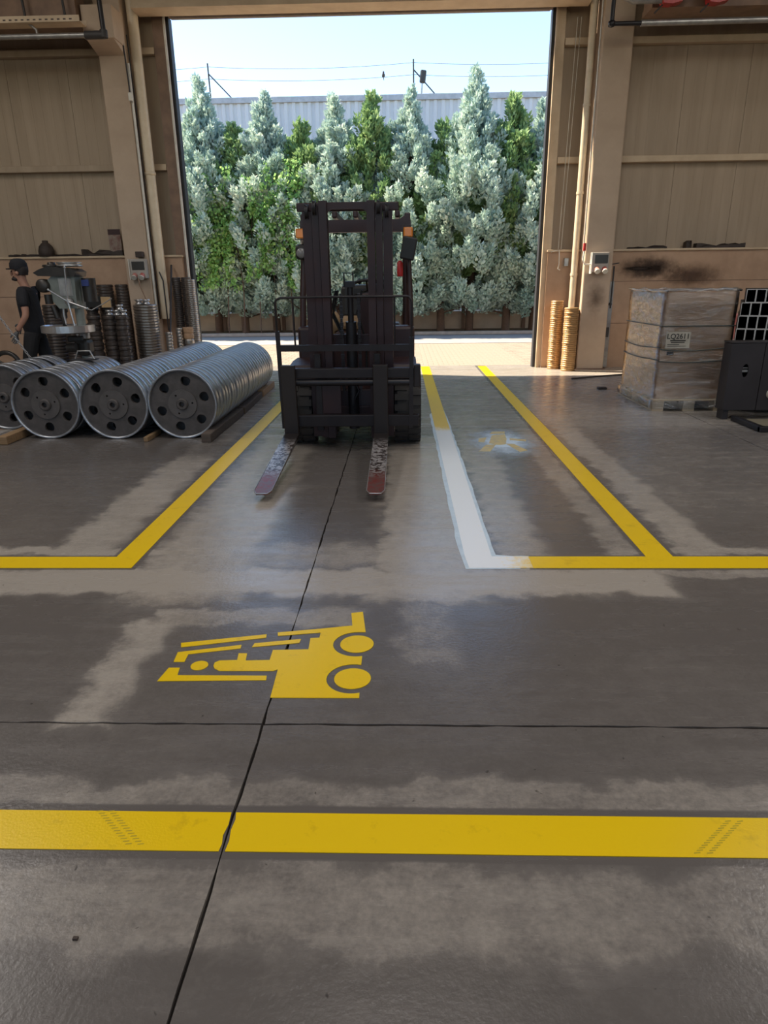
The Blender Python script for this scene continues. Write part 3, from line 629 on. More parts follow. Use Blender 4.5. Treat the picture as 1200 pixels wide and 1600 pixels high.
tb.xf(TILT).build('mast_top_beam', FK, ft)
tb = MB(); tb.prism([(-.17, 2.19), (-.17, 2.085)]+[(-.17+.05-.05*math.cos(a*PI/12), 2.085+.05*math.sin(a*PI/12)) for a in range(1, 7)]+[(.17-.05+.05*math.sin(a*PI/12), 2.085+.05*math.cos(a*PI/12)) for a in range(7)]+[(.17, 2.19)], -.33, -.30, axis='y')
tb.xf(TILT).build('inner_mast_tie', FK, ft)
for z in (.3, .98): MB().box(-.33, .33, -.20, -.17, z, z+.1, bev=.005).xf(TILT).build('mast_cross_member', FK, ft)
fcyl = MB().tube([(0, -.24, .2), (0, -.24, 1.2)], .05, 12).tube([(0, -.24, 1.2), (0, -.24, 1.5)], .028, 10).box(-.045, .045, -.27, -.21, 1.5, 1.55).xf(TILT); fcyl.build('free_lift_cylinder', GUN, ft)
MB().tube([(-.05, -.25, 1.5), (-.05, -.25, 1.62), (.03, -.25, 1.62), (.03, -.25, 1.5)], .008, 6).xf(TILT).build('hose_guide', GUN, ft)
for x in (-.085, .075):
    ch = MB(); z = .55
    k = 0
    while z < 1.45:
        w = .016 if k % 2 else .011; ch.box(x-w, x+w, -.262, -.248, z, z+.034, bev=0); z += .036; k += 1
    ch.xf(TILT).build('lift_chain', FKB, ft)
for (a, b, c) in ((-.12, -.03, .95), (.1, .13, 1.0), (-.14, -.02, .9)):
    MB().tube([(a, -.22, 1.45), (a-.05, -.2, 1.25), (b, -.2, c), (b, -.22, .6)], .011, 6).build('hydraulic_hose', HOSE, ft)
MB().tube([(.02, -.3, .63), (.06, -.31, .55), (.02, -.31, .48), (.0, -.3, .36), (.03, -.3, .3)], .008, 6).build('hydraulic_hose', GUN, ft)
# carriage, load backrest, forks
CY = -.52
MB().box(-.635, .62, CY, CY+.05, .74, .83, bev=.008).xf(TILT).build('carriage_upper_bar', FKB, ft)
MB().box(-.635, .62, CY, CY+.05, .29, .40, bev=.008).xf(TILT).build('carriage_lower_bar', FKB, ft)
MB().tube([(-.62, CY+.02, .70), (.6, CY+.02, .70)], .03, 8).xf(TILT).build('side_shift_rod', GUN, ft)
for x in (-.30, .24): MB().box(x-.03, x+.03, CY+.05, CY+.11, .24, .95, bev=.006).xf(TILT).build('carriage_plate', FKB, ft)
MB().box(-.30, -.10, CY+.06, CY+.09, .4, .74).xf(TILT).build('side_shift_plate', FK, ft)
MB().box(.57, .63, CY-.02, CY+.06, .66, .86, bev=.01).xf(TILT).build('carriage_stop', FKB, ft)
lb = MB()
lb.tube([(-.635, CY, .9), (-.635, CY, 1.39)]+[(-.635+.05-.05*math.cos(a*PI/8), CY, 1.39+.05*math.sin(a*PI/8)) for a in range(1, 5)]+[(-.3, CY, 1.445), (.2, CY, 1.445)]+[(.50+.05*math.sin(a*PI/8), CY, 1.39+.055*math.cos(a*PI/8)) for a in range(5)]+[(.55, CY, .9)], .011, 6)
lb.box(-.65, -.615, CY-.01, CY+.02, .28, 1.16); lb.box(.53, .565, CY-.01, CY+.02, .28, 1.1); lb.box(-.65, .565, CY-.012, CY+.012, .985, 1.04)
for x in (-.48, .40): lb.tube([(x, CY, 1.0), (x, CY, 1.445)], .009, 6)
lb.xf(TILT).build('load_backrest', FKB, ft)
def fork_mat():
    m = bpy.data.materials.new('worn_fork_steel'); m.use_nodes = True; nt = m.node_tree; b = nt.nodes['Principled BSDF']
    tc = nd(nt, 'ShaderNodeTexCoord'); sp = nd(nt, 'ShaderNodeSeparateXYZ'); lk(nt, tc.outputs['Object'], sp.inputs[0])
    n = nd(nt, 'ShaderNodeTexNoise', i_Scale=28.0, i_Detail=7.0, i_Roughness=.7); lk(nt, tc.outputs['Object'], n.inputs['Vector'])
    r = nd(nt, 'ShaderNodeValToRGB'); e = r.color_ramp.elements; e[0].position = .46; e[0].color = (.05, .035, .03, 1); e[1].position = .54; e[1].color = (.42, .40, .40, 1); lk(nt, n.outputs[0], r.inputs[0])
    r2 = nd(nt, 'ShaderNodeValToRGB'); e = r2.color_ramp.elements; e[0].position = .35; e[0].color = (.24, .035, .025, 1); e[1].position = .58; e[1].color = (.16, .10, .09, 1); lk(nt, n.outputs[0], r2.inputs[0])
    k = nd(nt, 'ShaderNodeMapRange', i_1=-1.72, i_2=-1.5, i_3=1.0, i_4=0.0); lk(nt, sp.outputs[1], k.inputs[0])
    mx = nd(nt, 'ShaderNodeMix', data_type='RGBA'); lk(nt, k.outputs[0], mx.inputs['Factor']); lk(nt, r.outputs[0], mx.inputs['A']); lk(nt, r2.outputs[0], mx.inputs['B'])
    k2 = nd(nt, 'ShaderNodeMapRange', i_1=-.95, i_2=-.70, i_3=0.0, i_4=1.0); lk(nt, sp.outputs[1], k2.inputs[0])
    mx2 = nd(nt, 'ShaderNodeMix', data_type='RGBA'); lk(nt, k2.outputs[0], mx2.inputs['Factor']); lk(nt, mx.outputs['Result'], mx2.inputs['A']); mx2.inputs['B'].default_value = (.03, .024, .022, 1)
    lk(nt, mx2.outputs['Result'], b.inputs['Base Color']); b.inputs['Metallic'].default_value = .35; b.inputs['Roughness'].default_value = .36
    return m
FORKM = fork_mat(); EDGE = mat('bare_bright_steel', (.62, .62, .62), rough=.3, metal=.8)
for (xa, xb, n) in ((-.623, -.492, 'a'), (.205, .337, 'b')):
    fk = MB(); f0, f1 = CY-.06, CY-.015
    fk.box(xa, xb, f0, f1, .235, .87, bev=.006)
    yt = -2.03; bl = []
    tip = [(xa, f1), (xb, f1), (xb, yt+.06), (xb-.025, yt), (xa+.025, yt), (xa, yt+.06)]
    def zt(y): return .245 - (f1-y)*.012
    def th(y): return .045*(1-.75*(f1-y)/(f1-yt))
    vs_ = [(x, y, zt(y)) for x, y in tip]+[(x, y, zt(y)-th(y)) for x, y in tip]
    fk.add(vs_, [(0, 1, 2, 3, 4, 5), (11, 10, 9, 8, 7, 6)]+[(i, (i+1) % 6, (i+1) % 6+6, i+6) for i in range(6)])
    fo = fk.xf(TILT).build('fork', FORKM, ft)
    ed = MB()
    for i in range(1, 6):
        if i == 1 or i == 5: p, q = Vector((*tip[i], zt(tip[i][1]))), Vector((*tip[(i+1) % 6], zt(tip[(i+1) % 6][1])))
        else: p, q = Vector((*tip[i], zt(tip[i][1]))), Vector((*tip[i+1 if i < 5 else 0], zt(tip[(i+1) % 6][1])))
        if i == 1: p = p.lerp(q, .45)
        if i == 5: q = q.lerp(p, .55)
        ed.tube([p, q], .004, 5)
    ed.xf(TILT).build('worn_edge', EDGE, fo)

# ------------------------------------------------------------------ rows of cast wheels on the left
CASTR = mat('machined_rim_steel', (.44, .46, .49), (.31, .325, .35), rough=.33, metal=.75, scale=14, detail=5, rvar=.1)
CASTD = mat('grey_cast_iron', (.105, .092, .086), (.07, .062, .058), rough=.6, metal=.2, scale=10, bump=.1, bscale=60)
WR, WW = .357, .124
rim_me = MB().lathe([(.336, .002), (.353, 0), (WR, .002), (WR, WW-.006), (.353, WW-.003), (.350, WW), (.334, WW-.006), (.336, .03)], (0, 0, 0), 'y', 56, closed=True).mesh('rim', CASTR)
holes = []
for k in range(6):
    a = k*PI/3; loc = [(-.050, .232), (-.047, .262), (-.028, .279), (0, .283), (.028, .279), (.047, .262), (.050, .232), (.034, .201), (.014, .189), (-.014, .189), (-.034, .201)]
    holes.append([(u*math.cos(a)-v*math.sin(a), u*math.sin(a)+v*math.cos(a)) for u, v in loc])
for k in range(3):
    a = k*2*PI/3+.3; holes.append([(.105*math.cos(a)+.011*math.cos(t*PI/3), .105*math.sin(a)+.011*math.sin(t*PI/3)) for t in range(6)])
disc_me = MB().prism([(.338*math.cos(t*PI/28), .338*math.sin(t*PI/28)) for t in range(56)], .028, .058, axis='y', holes=holes).mesh('disc', CASTD)
hub_me = MB().lathe([(.028, .05), (.028, -.016), (.05, -.016), (.060, -.006), (.062, .014)], (0, 0, 0), 'y', 28, smooth=False).mesh('hub', CASTD)
bolts = [[(.105*math.cos(k*2*PI/3+.3)+.010*math.cos(t*PI/4), .105*math.sin(k*2*PI/3+.3)+.010*math.sin(t*PI/4)) for t in range(8)] for k in range(3)]
flange_me = MB().prism([(.148*math.cos(t*PI/20), .148*math.sin(t*PI/20)) for t in range(40)], .010, .0285, axis='y', holes=bolts+[[(.055*math.cos(t*PI/8), .055*math.sin(t*PI/8)) for t in range(16)]]).mesh('flange', mat('paler_cast_iron', (.13, .115, .107), (.10, .09, .083), rough=.5, metal=.3, scale=10))
back_me = MB().lathe([(0, .075), (.32, .075)], (0, 0, 0), 'y', 24).mesh('web', HOSE)
def wheel_row(x0, y0, slope, n, phrase, group, rs, gaps=None):
    r = random.Random(rs); y = y0
    for i in range(n):
        lab = 'grey cast wheel, '+('frontmost' if i == 0 else 'rearmost' if i == n-1 else ordinal(i+1)+' from the front')+' '+phrase
        t = thing('wheel_casting', lab, 'wheel', (x0+slope*(y-y0)+r.uniform(-.004, .004), y, WR), 0, group)
        t.rotation_euler = (0, r.uniform(0, PI/3) if i else r.uniform(-.3, .3), r.uniform(-.006, .006))
        link('rim', rim_me, t); link('disc', disc_me, t); link('hub', hub_me, t); link('flange', flange_me, t)
        g_ = r.choice([.001, .002, .004, .006, .015]) if gaps is None else gaps[i % len(gaps)]
        y += WW+g_
    return y
yA = wheel_row(-2.265, 6.76, -.012, 25, 'in the row nearest the forklift', 'cast wheels in the row nearest the forklift', 1)
yB = wheel_row(-2.985, 6.75, -.006, 27, 'in the second row from the forklift', 'cast wheels in the second row from the forklift', 2)
yC = wheel_row(-3.705, 6.78, .0, 11, 'in the third row from the forklift', 'cast wheels in the third row from the forklift', 3)
wheel_row(-4.43, 7.28, .0, 7, 'in the row at the left picture edge', 'cast wheels in the row at the left picture edge', 4, [.03, .002, .07, .004, .08])
WOODO = mat('old_grey_timber', (.12, .09, .07), (.07, .055, .045), rough=.85, scale=5, stretch=(6, .6, 6)); WOODN = mat('fresh_timber', (.30, .19, .10), (.22, .14, .07), rough=.8, scale=5, stretch=(6, .6, 6))
def timber(x0, y0, x1, y1, w, h, m, lab):
    L = math.hypot(x1-x0, y1-y0); a = math.atan2(y1-y0, x1-x0); o = MB().box(0, L, -w/2, w/2, 0, h, bev=.008)
    ob = tag(o.build('timber_chock', m, None, (x0, y0, 0)), lab, 'timber'); ob.rotation_euler = (0, 0, a); return ob
timber(-1.995, 6.56, -2.0, 8.05, .1, .09, WOODO, 'dark timber baulk wedged beside the front of the wheel row')
timber(-2.0, 8.12, -2.04, 9.4, .1, .085, WOODO, 'dark timber baulk along the middle of the wheel row')
timber(-2.04, 9.46, -2.06, 10.45, .1, .09, WOODN, 'pale timber baulk at the far end of the wheel row')
timber(-4.06, 6.5, -4.07, 7.1, .1, .085, WOODN, 'short pale timber block beside the third wheel row front')
timber(-2.63, 6.6, -2.63, 7.0, .045, .05, WOODN, 'little timber wedge between two front wheels')
hd = thing('lifting_handle', 'bent steel handle plate lying on top of the third wheel row', 'tool', (-3.66, 7.72, 2*WR))
MB().box(-.14, .14, -.06, .06, .0, .012, bev=.003).build('plate', GUN, hd); MB().tube([(-.11, 0, .01), (-.07, 0, .1), (.07, 0, .1), (.11, 0, .01)], .009, 6).build('handle', STEEL, hd)

# ------------------------------------------------------------------ stacks of turned rings
RINGM = mat('turned_steel_ring', (.42, .38, .34), (.28, .24, .21), rough=.34, metal=.8, scale=12)
RINGD = mat('dark_oiled_ring', (.11, .09, .08), (.07, .058, .052), rough=.42, metal=.5, scale=12)
RINGR = mat('rusty_turned_ring', (.55, .35, .17), (.42, .24, .1), rough=.42, metal=.45, scale=10)
RINGT = mat('tan_raw_ring', (.45, .27, .15), rough=.6)
_rings = {}
def ring_mesh(r, h, m, style):
    k = (r, h, m.name, style)
    if k not in _rings:
        q = h*.97
        if style == 'spool': prof = [(r*.55, 0), (r*.95, 0), (r, q*.1), (r, q*.3), (r*.86, q*.36), (r*.86, q*.62), (r, q*.68), (r, q*.9), (r*.95, q), (r*.55, q)]
        else: prof = [(r*.72, 0), (r*.93, 0), (r, q*.22), (r, q*.72), (r*.93, q), (r*.72, q)]
        _rings[k] = MB().lathe(prof, (0, 0, 0), 'z', 24, closed=True, smooth=False).mesh('ring', m)
    return _rings[k]
def stack(name, x, y, r, h, n, m, phrase, z0=0, style='ring', alt=None, adj='steel'):
    rr = random.Random(int(x*1000+y*77))
    for i in range(n):
        j = n-i     # count from the top
        mm = alt[i] if alt and i in alt else m
        o = link(name, ring_mesh(r, h, mm, style), None, (x+rr.uniform(-.004, .004), y+rr.uniform(-.004, .004), z0+i*h))
        tag(o, '%s %s, %s of %s' % (adj, name.split('_')[1], 'topmost' if j == 1 else 'lowest' if i == 0 else ordinal(j)+' from top', phrase), 'ring', name.split('_')[1]+'s of '+phrase)
# right of the doorway, in the sun
stack('turned_ring', 2.74, 12.47, .108, .036, 33, RINGR, 'tall pile by right jamb', adj='golden')
stack('turned_ring', 2.93, 12.16, .122, .036, 30, RINGR, 'front pile at right downpipe', adj='golden')
stack('turned_ring', 3.04, 12.40, .085, .036, 29, RINGR, 'thin pile against right column', adj='golden')
# left of the doorway
stack('turned_ring', -4.17, 11.15, .188, .044, 28, RINGM, 'big pile left of leaning bar', adj='steel')
stack('thin_ring', -4.03, 12.42, .078, .036, 46, RINGD, 'tall pile touching left downpipe', adj='dark')
stack('thin_ring', -3.86, 12.42, .082, .036, 46, RINGD, 'middle tall pile by left jamb', adj='dark')
stack('thin_ring', -3.72, 12.2, .09, .036, 45, RINGM, 'bright tall pile nearest left jamb', adj='steel')
stack('small_ring', -3.83, 11.15, .055, .05, 16, RINGM, 'slim short pile beside big pile', adj='steel')
stack('small_ring', -3.74, 11.4, .055, .05, 17, RINGM, 'slim short pile beside leaning bar', adj='steel')
stack('raw_ring', -3.62, 11.5, .09, .095, 9, RINGM, 'short tan-ringed pile at leaning bar', alt={8: RINGT, 7: RINGT, 2: RINGT, 1: RINGT}, adj='steel')
for i, (x, y, n, ph) in enumerate(((-4.86, 10.75, 7, 'left spool column behind drill table'), (-4.62, 10.78, 7, 'middle spool column right of drill'), (-4.4, 10.72, 7, 'spool column beside big ring pile'))):
    stack('cast_spool', x, y, .103, .155, n, RINGD, ph, style='spool', adj='dark')
for i, (x, y, n, ph) in enumerate(((-5.02, 11.1, 8, 'back spool column left of carton'), (-4.8, 11.15, 8, 'back spool column under carton'))):
    stack('cast_spool', x, y, .1, .15, n, RINGD, ph, style='spool', adj='dark')
stack('thin_ring', -5.28, 12.3, .14, .05, 31, RINGD, 'wall pile behind drill press', adj='dark')
stack('thin_ring', -5.0, 12.36, .11, .05, 31, RINGD, 'wall pile left of column', adj='dark')
stack('turned_ring', -5.62, 11.0, .15, .05, 25, RINGD, 'pile behind the walking man', adj='dark')
stack('turned_ring', -5.28, 10.9, .13, .05, 17, RINGD, 'low pile under drill table', adj='dark')
# shiny castings on the spools
cm = MB().lathe([(.02, 0), (.052, 0), (.055, .02), (.035, .028), (.035, .05), (.055, .058), (.052, .08), (.02, .08)], n=16, closed=True).mesh('bushing', EDGE)
for i, (x, y, z) in enumerate(((-4.46, 10.72, 1.085), (-4.36, 10.72, 1.085), (-4.6, 10.76, 1.085), (-4.41, 10.72, 1.165), (-4.24, 11.1, 1.232), (-4.12, 11.1, 1.232), (-4.18, 11.2, 1.232), (-4.3, 11.22, 1.232))):
    o = link('bushing', cm, None, (x, y, z)); pl = ['on the right spool column, left', 'on the right spool column, right', 'alone on the middle spool column', 'stacked above two others', 'at the front left on the big ring pile', 'at the front right on the big ring pile', 'at the middle on the big ring pile', 'at the back on the big ring pile']
    tag(o, 'shiny steel bushing '+pl[i], 'bushing', 'shiny bushings on the piles')
CARD = mat('brown_cardboard', (.44, .27, .145), (.36, .215, .11), rough=.75, scale=3, stretch=(1, 1, 4))
cb = thing('small_carton', 'dark open carton with a tan end standing on the spools', 'box', (-4.78, 10.98, 1.20))
MB().box(-.24, .10, -.08, .1, 0, .17, bev=.004).build('box_body', HOSE, cb); MB().box(.02, .17, -.10, -.082, .0, .16).build('box_end', mat('tan_card', (.55, .38, .2), rough=.7), cb)

# ------------------------------------------------------------------ pillar drill
DRG = mat('grey_green_machine_paint', (.22, .24, .215), (.15, .165, .15), rough=.4, scale=5); DRD = mat('oily_dark_iron', (.035, .032, .03), (.055, .048, .042), rough=.4, metal=.4, scale=8)
dp = thing('drill_press', 'grey-green pillar drill with round bright table behind wheel rows', 'drill press', (-4.52, 9.25, 0))
MB().box(-.35, .3, -.28, .28, 0, .09, bev=.03).build('base', DRD, dp)
MB().tube([(.16, 0, .08), (.16, 0, 1.62)], .058, 16).build('column', DRG, dp)
MB().lathe([(.05, .9), (.09, .9), (.09, 1.0), (.05, 1.0)], (.16, 0, -.05), 'z', 16, closed=True, smooth=False).build('collar', STEEL, dp)
tb_ = MB().lathe([(0, .89), (.30, .89), (.335, .90), (.335, .985), (.32, .99), (.31, .975), (0, .975)], (.03, -.12, .04), 'z', 40, smooth=False).build('table', EDGE, dp)
MB().box(-.02, .2, -.1, .06, .80, .89, bev=.02).box(.06, .26, -.12, .1, .62, .84, bev=.05).build('table_bracket', DRD, dp)
MB().tube([(.02, -.2, .74), (.14, -.2, .74)], .06, 12).build('clamp_knob', DRD, dp)
hd_ = MB().prism([(-.12, 1.34), (-.04, 1.24), (.2, 1.24), (.22, 1.66), (-.02, 1.70), (-.14, 1.60)], -.13, .13, axis='y').build('drill_head', DRG, dp)
MB().box(.0, .17, -.136, -.13, 1.40, 1.62, bev=.002).build('name_plate', STEEL, hd_)
MB().prism([(-.30, 1.69), (-.24, 1.65), (.24, 1.64), (.26, 1.70), (.2, 1.74), (-.10, 1.77), (-.22, 1.73)], -.17, .17, axis='y').build('belt_cover', DRD, dp)
MB().lathe([(0, 1.79), (.11, 1.79), (.12, 1.77), (.05, 1.74), (.12, 1.72)], (-.12, 0, 0), 'z', 24).lathe([(0, 1.83), (.05, 1.82), (.05, 1.78)], (-.12, 0, 0), 'z', 12).build('front_pulley', DRD, dp)
MB().lathe([(0, 1.80), (.155, 1.80), (.16, 1.79), (.13, 1.775), (.16, 1.76), (.155, 1.745), (0, 1.745)], (.12, 0, .02), 'z', 28).build('rear_pulley', STEEL, dp)
MB().lathe([(0, -.06), (.07, -.06), (.085, -.04), (.085, .06), (0, .06)], (-.20, -.14, 1.53), 'y', 20).build('side_motor', DRD, dp)
MB().tube([(.32, .05, 1.32), (.32, .05, 1.62)], .09, 14).build('motor', DRD, dp)
MB().box(.27, .36, -.06, -.03, 1.52, 1.6).build('motor_plate', mat('blue_plate', (.03, .05, .2), rough=.5), dp)
MB().lathe([(0, 1.32), (.07, 1.32), (.07, 1.2), (.05, 1.18), (.05, 1.12), (.03, 1.1), (.03, 1.05), (.022, 1.0), (0, 1.0)], (-.06, -.02, 0), 'z', 14).build('spindle', DRD, dp)
MB().tube([(-.0, -.1, 1.3), (-.01, -.1, 1.15), (0, -.1, 1.06), (-.0, -.1, 1.03)], [.02, .016, .013, .004], 8).build('drill_bit', EDGE, dp)
MB().lathe([(0, 0), (.05, 0), (.05, -.06), (.03, -.08), (0, -.08)], (.12, -.13, 1.33), 'y', 16).build('feed_hub', STEEL, dp)
for (dx, dz) in ((.04, .42), (-.22, .15), (.26, -.09), (.07, -.42)): MB().tube([(.12, -.2, 1.33), (.12+dx, -.23, 1.33+dz)], .011, 6).lathe([(0, -.02), (.02, 0), (0, .02)], (.12+dx, -.23, 1.33+dz), 'z', 8).build('feed_handle', EDGE, dp)
MB().tube([(.34, -.24, 1.24), (.42, -.2, 1.22), (.55, -.1, 1.3), (.62, 0, 1.36)], .008, 6).build('cable', STEEL, dp)
MB().tube([(-.16, -.14, 1.42), (-.16, -.14, 1.30)], .05, 10).tube([(-.12, -.14, 1.28), (-.08, -.14, 1.12)], .035, 8).build('feed_gearbox', DRD, dp)

# ------------------------------------------------------------------ walking man
SKIN = mat('skin', (.42, .22, .15), (.36, .18, .12), rough=.55); SHIRT = mat('black_cotton', (.012, .012, .016), (.008, .008, .011), rough=.85, scale=8); TROUS = mat('black_work_trousers', (.014, .013, .014), rough=.85); HAIR = mat('dark_hair', (.02, .014, .012), rough=.7); GLOVE = mat('grey_glove', (.10, .10, .10), (.07, .07, .07), rough=.8); SHOE = mat('dark_shoe_leather', (.02, .018, .016), rough=.5)
def skin_obj(name, verts, edges, radii, m, parent, root=0, sub=2):
    me = bpy.data.meshes.new(name); me.from_pydata(verts, edges, []); me.materials.append(m)
    o = link(name, me, parent); o.modifiers.new('skin', 'SKIN'); 
    if not me.skin_vertices: me.attributes
    for i, r in enumerate(radii):
        sv = me.skin_vertices[0].data[i]; sv.radius = r if isinstance(r, tuple) else (r, r); sv.use_root = (i == root)
    sb = o.modifiers.new('smooth', 'SUBSURF'); sb.levels = sub; sb.render_levels = sub
    return o
# local frame: facing -x, y to the right-hand side away from the camera
pn = thing('person', 'man in black cap, black T-shirt and trousers walking left', 'person', (-4.97, 9.15, 0))
J = dict(pel=(0, 0, .98), wa=(.0, 0, 1.14), ch=(-.0, 0, 1.36), nk=(-.02, 0, 1.53), hd0=(-.05, 0, 1.60), hd1=(-.075, 0, 1.70), hd2=(-.06, 0, 1.79),
         sl=(.02, -.18, 1.46), el=(.06, -.24, 1.17), wl=(-.09, -.25, .97), sr=(-.02, .18, 1.46), er=(-.08, .23, 1.18), wr=(-.26, .2, 1.05),
         hl=(.02, -.09, .93), kl=(-.10, -.10, .52), al=(.02, -.10, .10), tl=(-.17, -.11, .04), hr=(-.02, .09, .93), kr=(.08, .1, .52), ar=(.34, .1, .16), tr=(.20, .1, .04))
K = list(J); ix = {k: i for i, k in enumerate(K)}
E_ = [('pel', 'wa'), ('wa', 'ch'), ('ch', 'nk'), ('nk', 'hd0'), ('hd0', 'hd1'), ('hd1', 'hd2'), ('ch', 'sl'), ('sl', 'el'), ('el', 'wl'), ('ch', 'sr'), ('sr', 'er'), ('er', 'wr'), ('pel', 'hl'), ('hl', 'kl'), ('kl', 'al'), ('al', 'tl'), ('pel', 'hr'), ('hr', 'kr'), ('kr', 'ar'), ('ar', 'tr')]
RAD = dict(pel=.05, wa=.07, ch=.095, nk=.055, hd0=.06, hd1=(.078, .095), hd2=(.075, .09), sl=.06, el=.044, wl=.03, sr=.06, er=.044, wr=.03, hl=.045, kl=.045, al=.042, tl=.035, hr=.045, kr=.058, ar=.042, tr=.035)
body = skin_obj('body', [J[k] for k in K], [(ix[a], ix[b]) for a, b in E_], [RAD[k] for k in K], SKIN, pn)
def sub_skin(name, keys, edges, rad, m, extra=None):
    pts = dict(J); pts.update(extra or {}); kk = list(keys); jx = {k: i for i, k in enumerate(kk)}
    return skin_obj(name, [pts[k] for k in kk], [(jx[a], jx[b]) for a, b in edges], [rad[k] for k in kk], m, pn)
sub_skin('t_shirt', ['hem', 'wa', 'ch', 'col', 'sl', 'ul', 'sr', 'ur'], [('hem', 'wa'), ('wa', 'ch'), ('ch', 'col'), ('ch', 'sl'), ('sl', 'ul'), ('ch', 'sr'), ('sr', 'ur')],
         dict(hem=(.16, .16), wa=(.145, .145), ch=(.155, .155), col=(.075, .075), sl=.085, ul=.074, sr=.085, ur=.074), SHIRT, dict(hem=(.01, 0, .84), col=(-.015, 0, 1.50), ul=(.05, -.23, 1.25), ur=(-.06, .22, 1.25)))
sub_skin('trousers', ['wst', 'pel', 'hl', 'kl', 'al', 'hr', 'kr', 'ar'], [('wst', 'pel'), ('pel', 'hl'), ('hl', 'kl'), ('kl', 'al'), ('pel', 'hr'), ('hr', 'kr'), ('kr', 'ar')],
         dict(wst=(.13, .13), pel=(.14, .14), hl=.108, kl=.085, al=.075, hr=.108, kr=.085, ar=.075), TROUS, dict(wst=(0, 0, 1.04), al=(.02, -.1, .13), ar=(.32, .1, .2)))
def hand(name, w, dirv, m, side):
    d = Vector(dirv).normalized(); sideways = Vector((-1, 0, 0)) if abs(d.x) < .8 else Vector((0, 0, 1)); a = (sideways-d*sideways.dot(d)).normalized(); n = d.cross(a)
    w = Vector(w); V = [w, w+d*.05, w+d*.09]; ed = [(0, 1), (1, 2)]; rd = [.028, (.040, .022), (.042, .02)]
    for k, (off, L) in enumerate(((-.032, .065), (-.011, .078), (.011, .073), (.032, .055))):
        b = len(V); V += [w+d*.10+a*off, w+d*(.10+L*.55)+a*off*1.05+n*.012*side, w+d*(.10+L*.9)+a*off+n*.035*side]; ed += [(2, b), (b, b+1), (b+1, b+2)]; rd += [.0105, .0095, .008]
    b = len(V); V += [w+d*.055+a*.045, w+d*.085+a*.062+n*.01*side, w+d*.11+a*.06+n*.02*side]; ed += [(1, b), (b, b+1), (b+1, b+2)]; rd += [.014, .011, .009]
    return skin_obj(name, [tuple(v) for v in V], ed, rd, m, pn, sub=1)
hand('glove', J['wl'], (-.35, -.05, -1), GLOVE, -1); hand('glove', J['wr'], (-.6, 0, -.8), GLOVE, 1)
# face, ears, hair, beard, cap, shoes
fc = MB(); fc.lathe([(0, -.03), (.012, -.02), (.017, 0), (.012, .02), (0, .035)], (-.172, 0, 1.685), 'z', 8)
fc.lathe([(0, -.012), (.022, -.006), (.026, .002), (.02, .012), (0, .018)], (-.150, 0, 1.628), 'z', 10)
fc.build('nose_and_chin', SKIN, pn)
ey = MB()
for s in (-1, 1): ey.lathe([(0, -.011), (.009, -.005), (.011, 0), (.009, .005), (0, .011)], (-.146, s*.034, 1.715), 'x', 8)
ey.build('eyes', HAIR, pn)
MB().box(-.163, -.150, -.022, .022, 1.646, 1.654, bev=.003).build('mouth', mat('lips', (.3, .11, .09), rough=.5), pn)
for s in (-1, 1): MB().lathe([(0, -.012), (.018, -.008), (.028, 0), (.018, .008), (0, .01)], (-.055, s*.083, 1.69), 'y', 10).build('ear', SKIN, pn)
MB().lathe([(.03, -.03), (.062, -.02), (.066, 0), (.05, .018), (.02, .02)], (-.108, 0, 1.622), 'z', 14).build('beard', HAIR, pn)
hr_ = MB(); hr_.lathe([(.082, 0), (.096, .05), (.098, .1), (.06, .14)], (-.042, 0, 1.665), 'z', 20); hr_.v = [(v[0], v[1]*.92, v[2]) for v in hr_.v if True]
hv = [(min(max(v[0], -.085), 1), v[1], v[2]) for v in hr_.v]; hr_.v = hv; hr_.build('hair', HAIR, pn)
cp = MB(); cp.lathe([(.106, 0), (.112, .03), (.108, .075), (.085, .115), (.045, .135), (0, .138)], (-.06, 0, 1.735), 'z', 24)
cp.v = [(v[0]*1.0, v[1]*.9, v[2]) for v in cp.v]; cp.prism([(-.15, -.075), (-.205, -.055), (-.225, 0), (-.205, .055), (-.15, .075)], 1.737, 1.750); cp.build('cap', SHIRT, pn)
for (a, t, yaw) in (('al', 'tl', 0), ('ar', 'tr', 0)):
    A, T = Vector(J[a]), Vector(J[t]); skin_obj('shoe', [tuple(A+Vector((.05, 0, -.05 if a == 'al' else -.03))), tuple(A+Vector((-.02, 0, -.05))), tuple(T+Vector((.05, 0, .01))), tuple(T+Vector((-.03, 0, 0)))], [(0, 1), (1, 2), (2, 3)], [.045, .05, (.048, .04), (.042, .03)], SHOE, pn)

# ------------------------------------------------------------------ chain, flywheel, leaning bars
chn = thing('hoist_chain', 'slack steel chain hanging down at the left picture edge', 'chain', (0, 0, 0))
lmesh = MB(); lp = [Vector((.011*math.cos(t*PI/5), 0, .021*math.sin(t*PI/5))) for t in range(11)]; lmesh.tube(lp, .0045, 5, cap=False); lme = lmesh.mesh('link', STEEL)
p0, p1 = Vector((-5.0, 7.9, 1.75)), Vector((-4.38, 7.9, .70)); d = (p1-p0); nL = int(d.length/.033); q = d.to_track_quat('Z', 'Y')
for i in range(nL):
    o = link('chain_link', lme, chn, p0.lerp(p1, i/nL)); o.rotation_mode = 'QUATERNION'; from mathutils import Quaternion
    o.rotation_quaternion = q @ Quaternion((0, 0, 1), (PI/2)*(i % 2))
fy = thing('handwheel', 'dark iron handwheel standing by the wall behind the chain', 'wheel', (-6.05, 10.2, .38))
rg = MB(); rg.tube([(.2*math.cos(t*PI/16), 0, .2*math.sin(t*PI/16)) for t in range(33)], .035, 8, cap=False); rg.build('rim', DRD, fy)
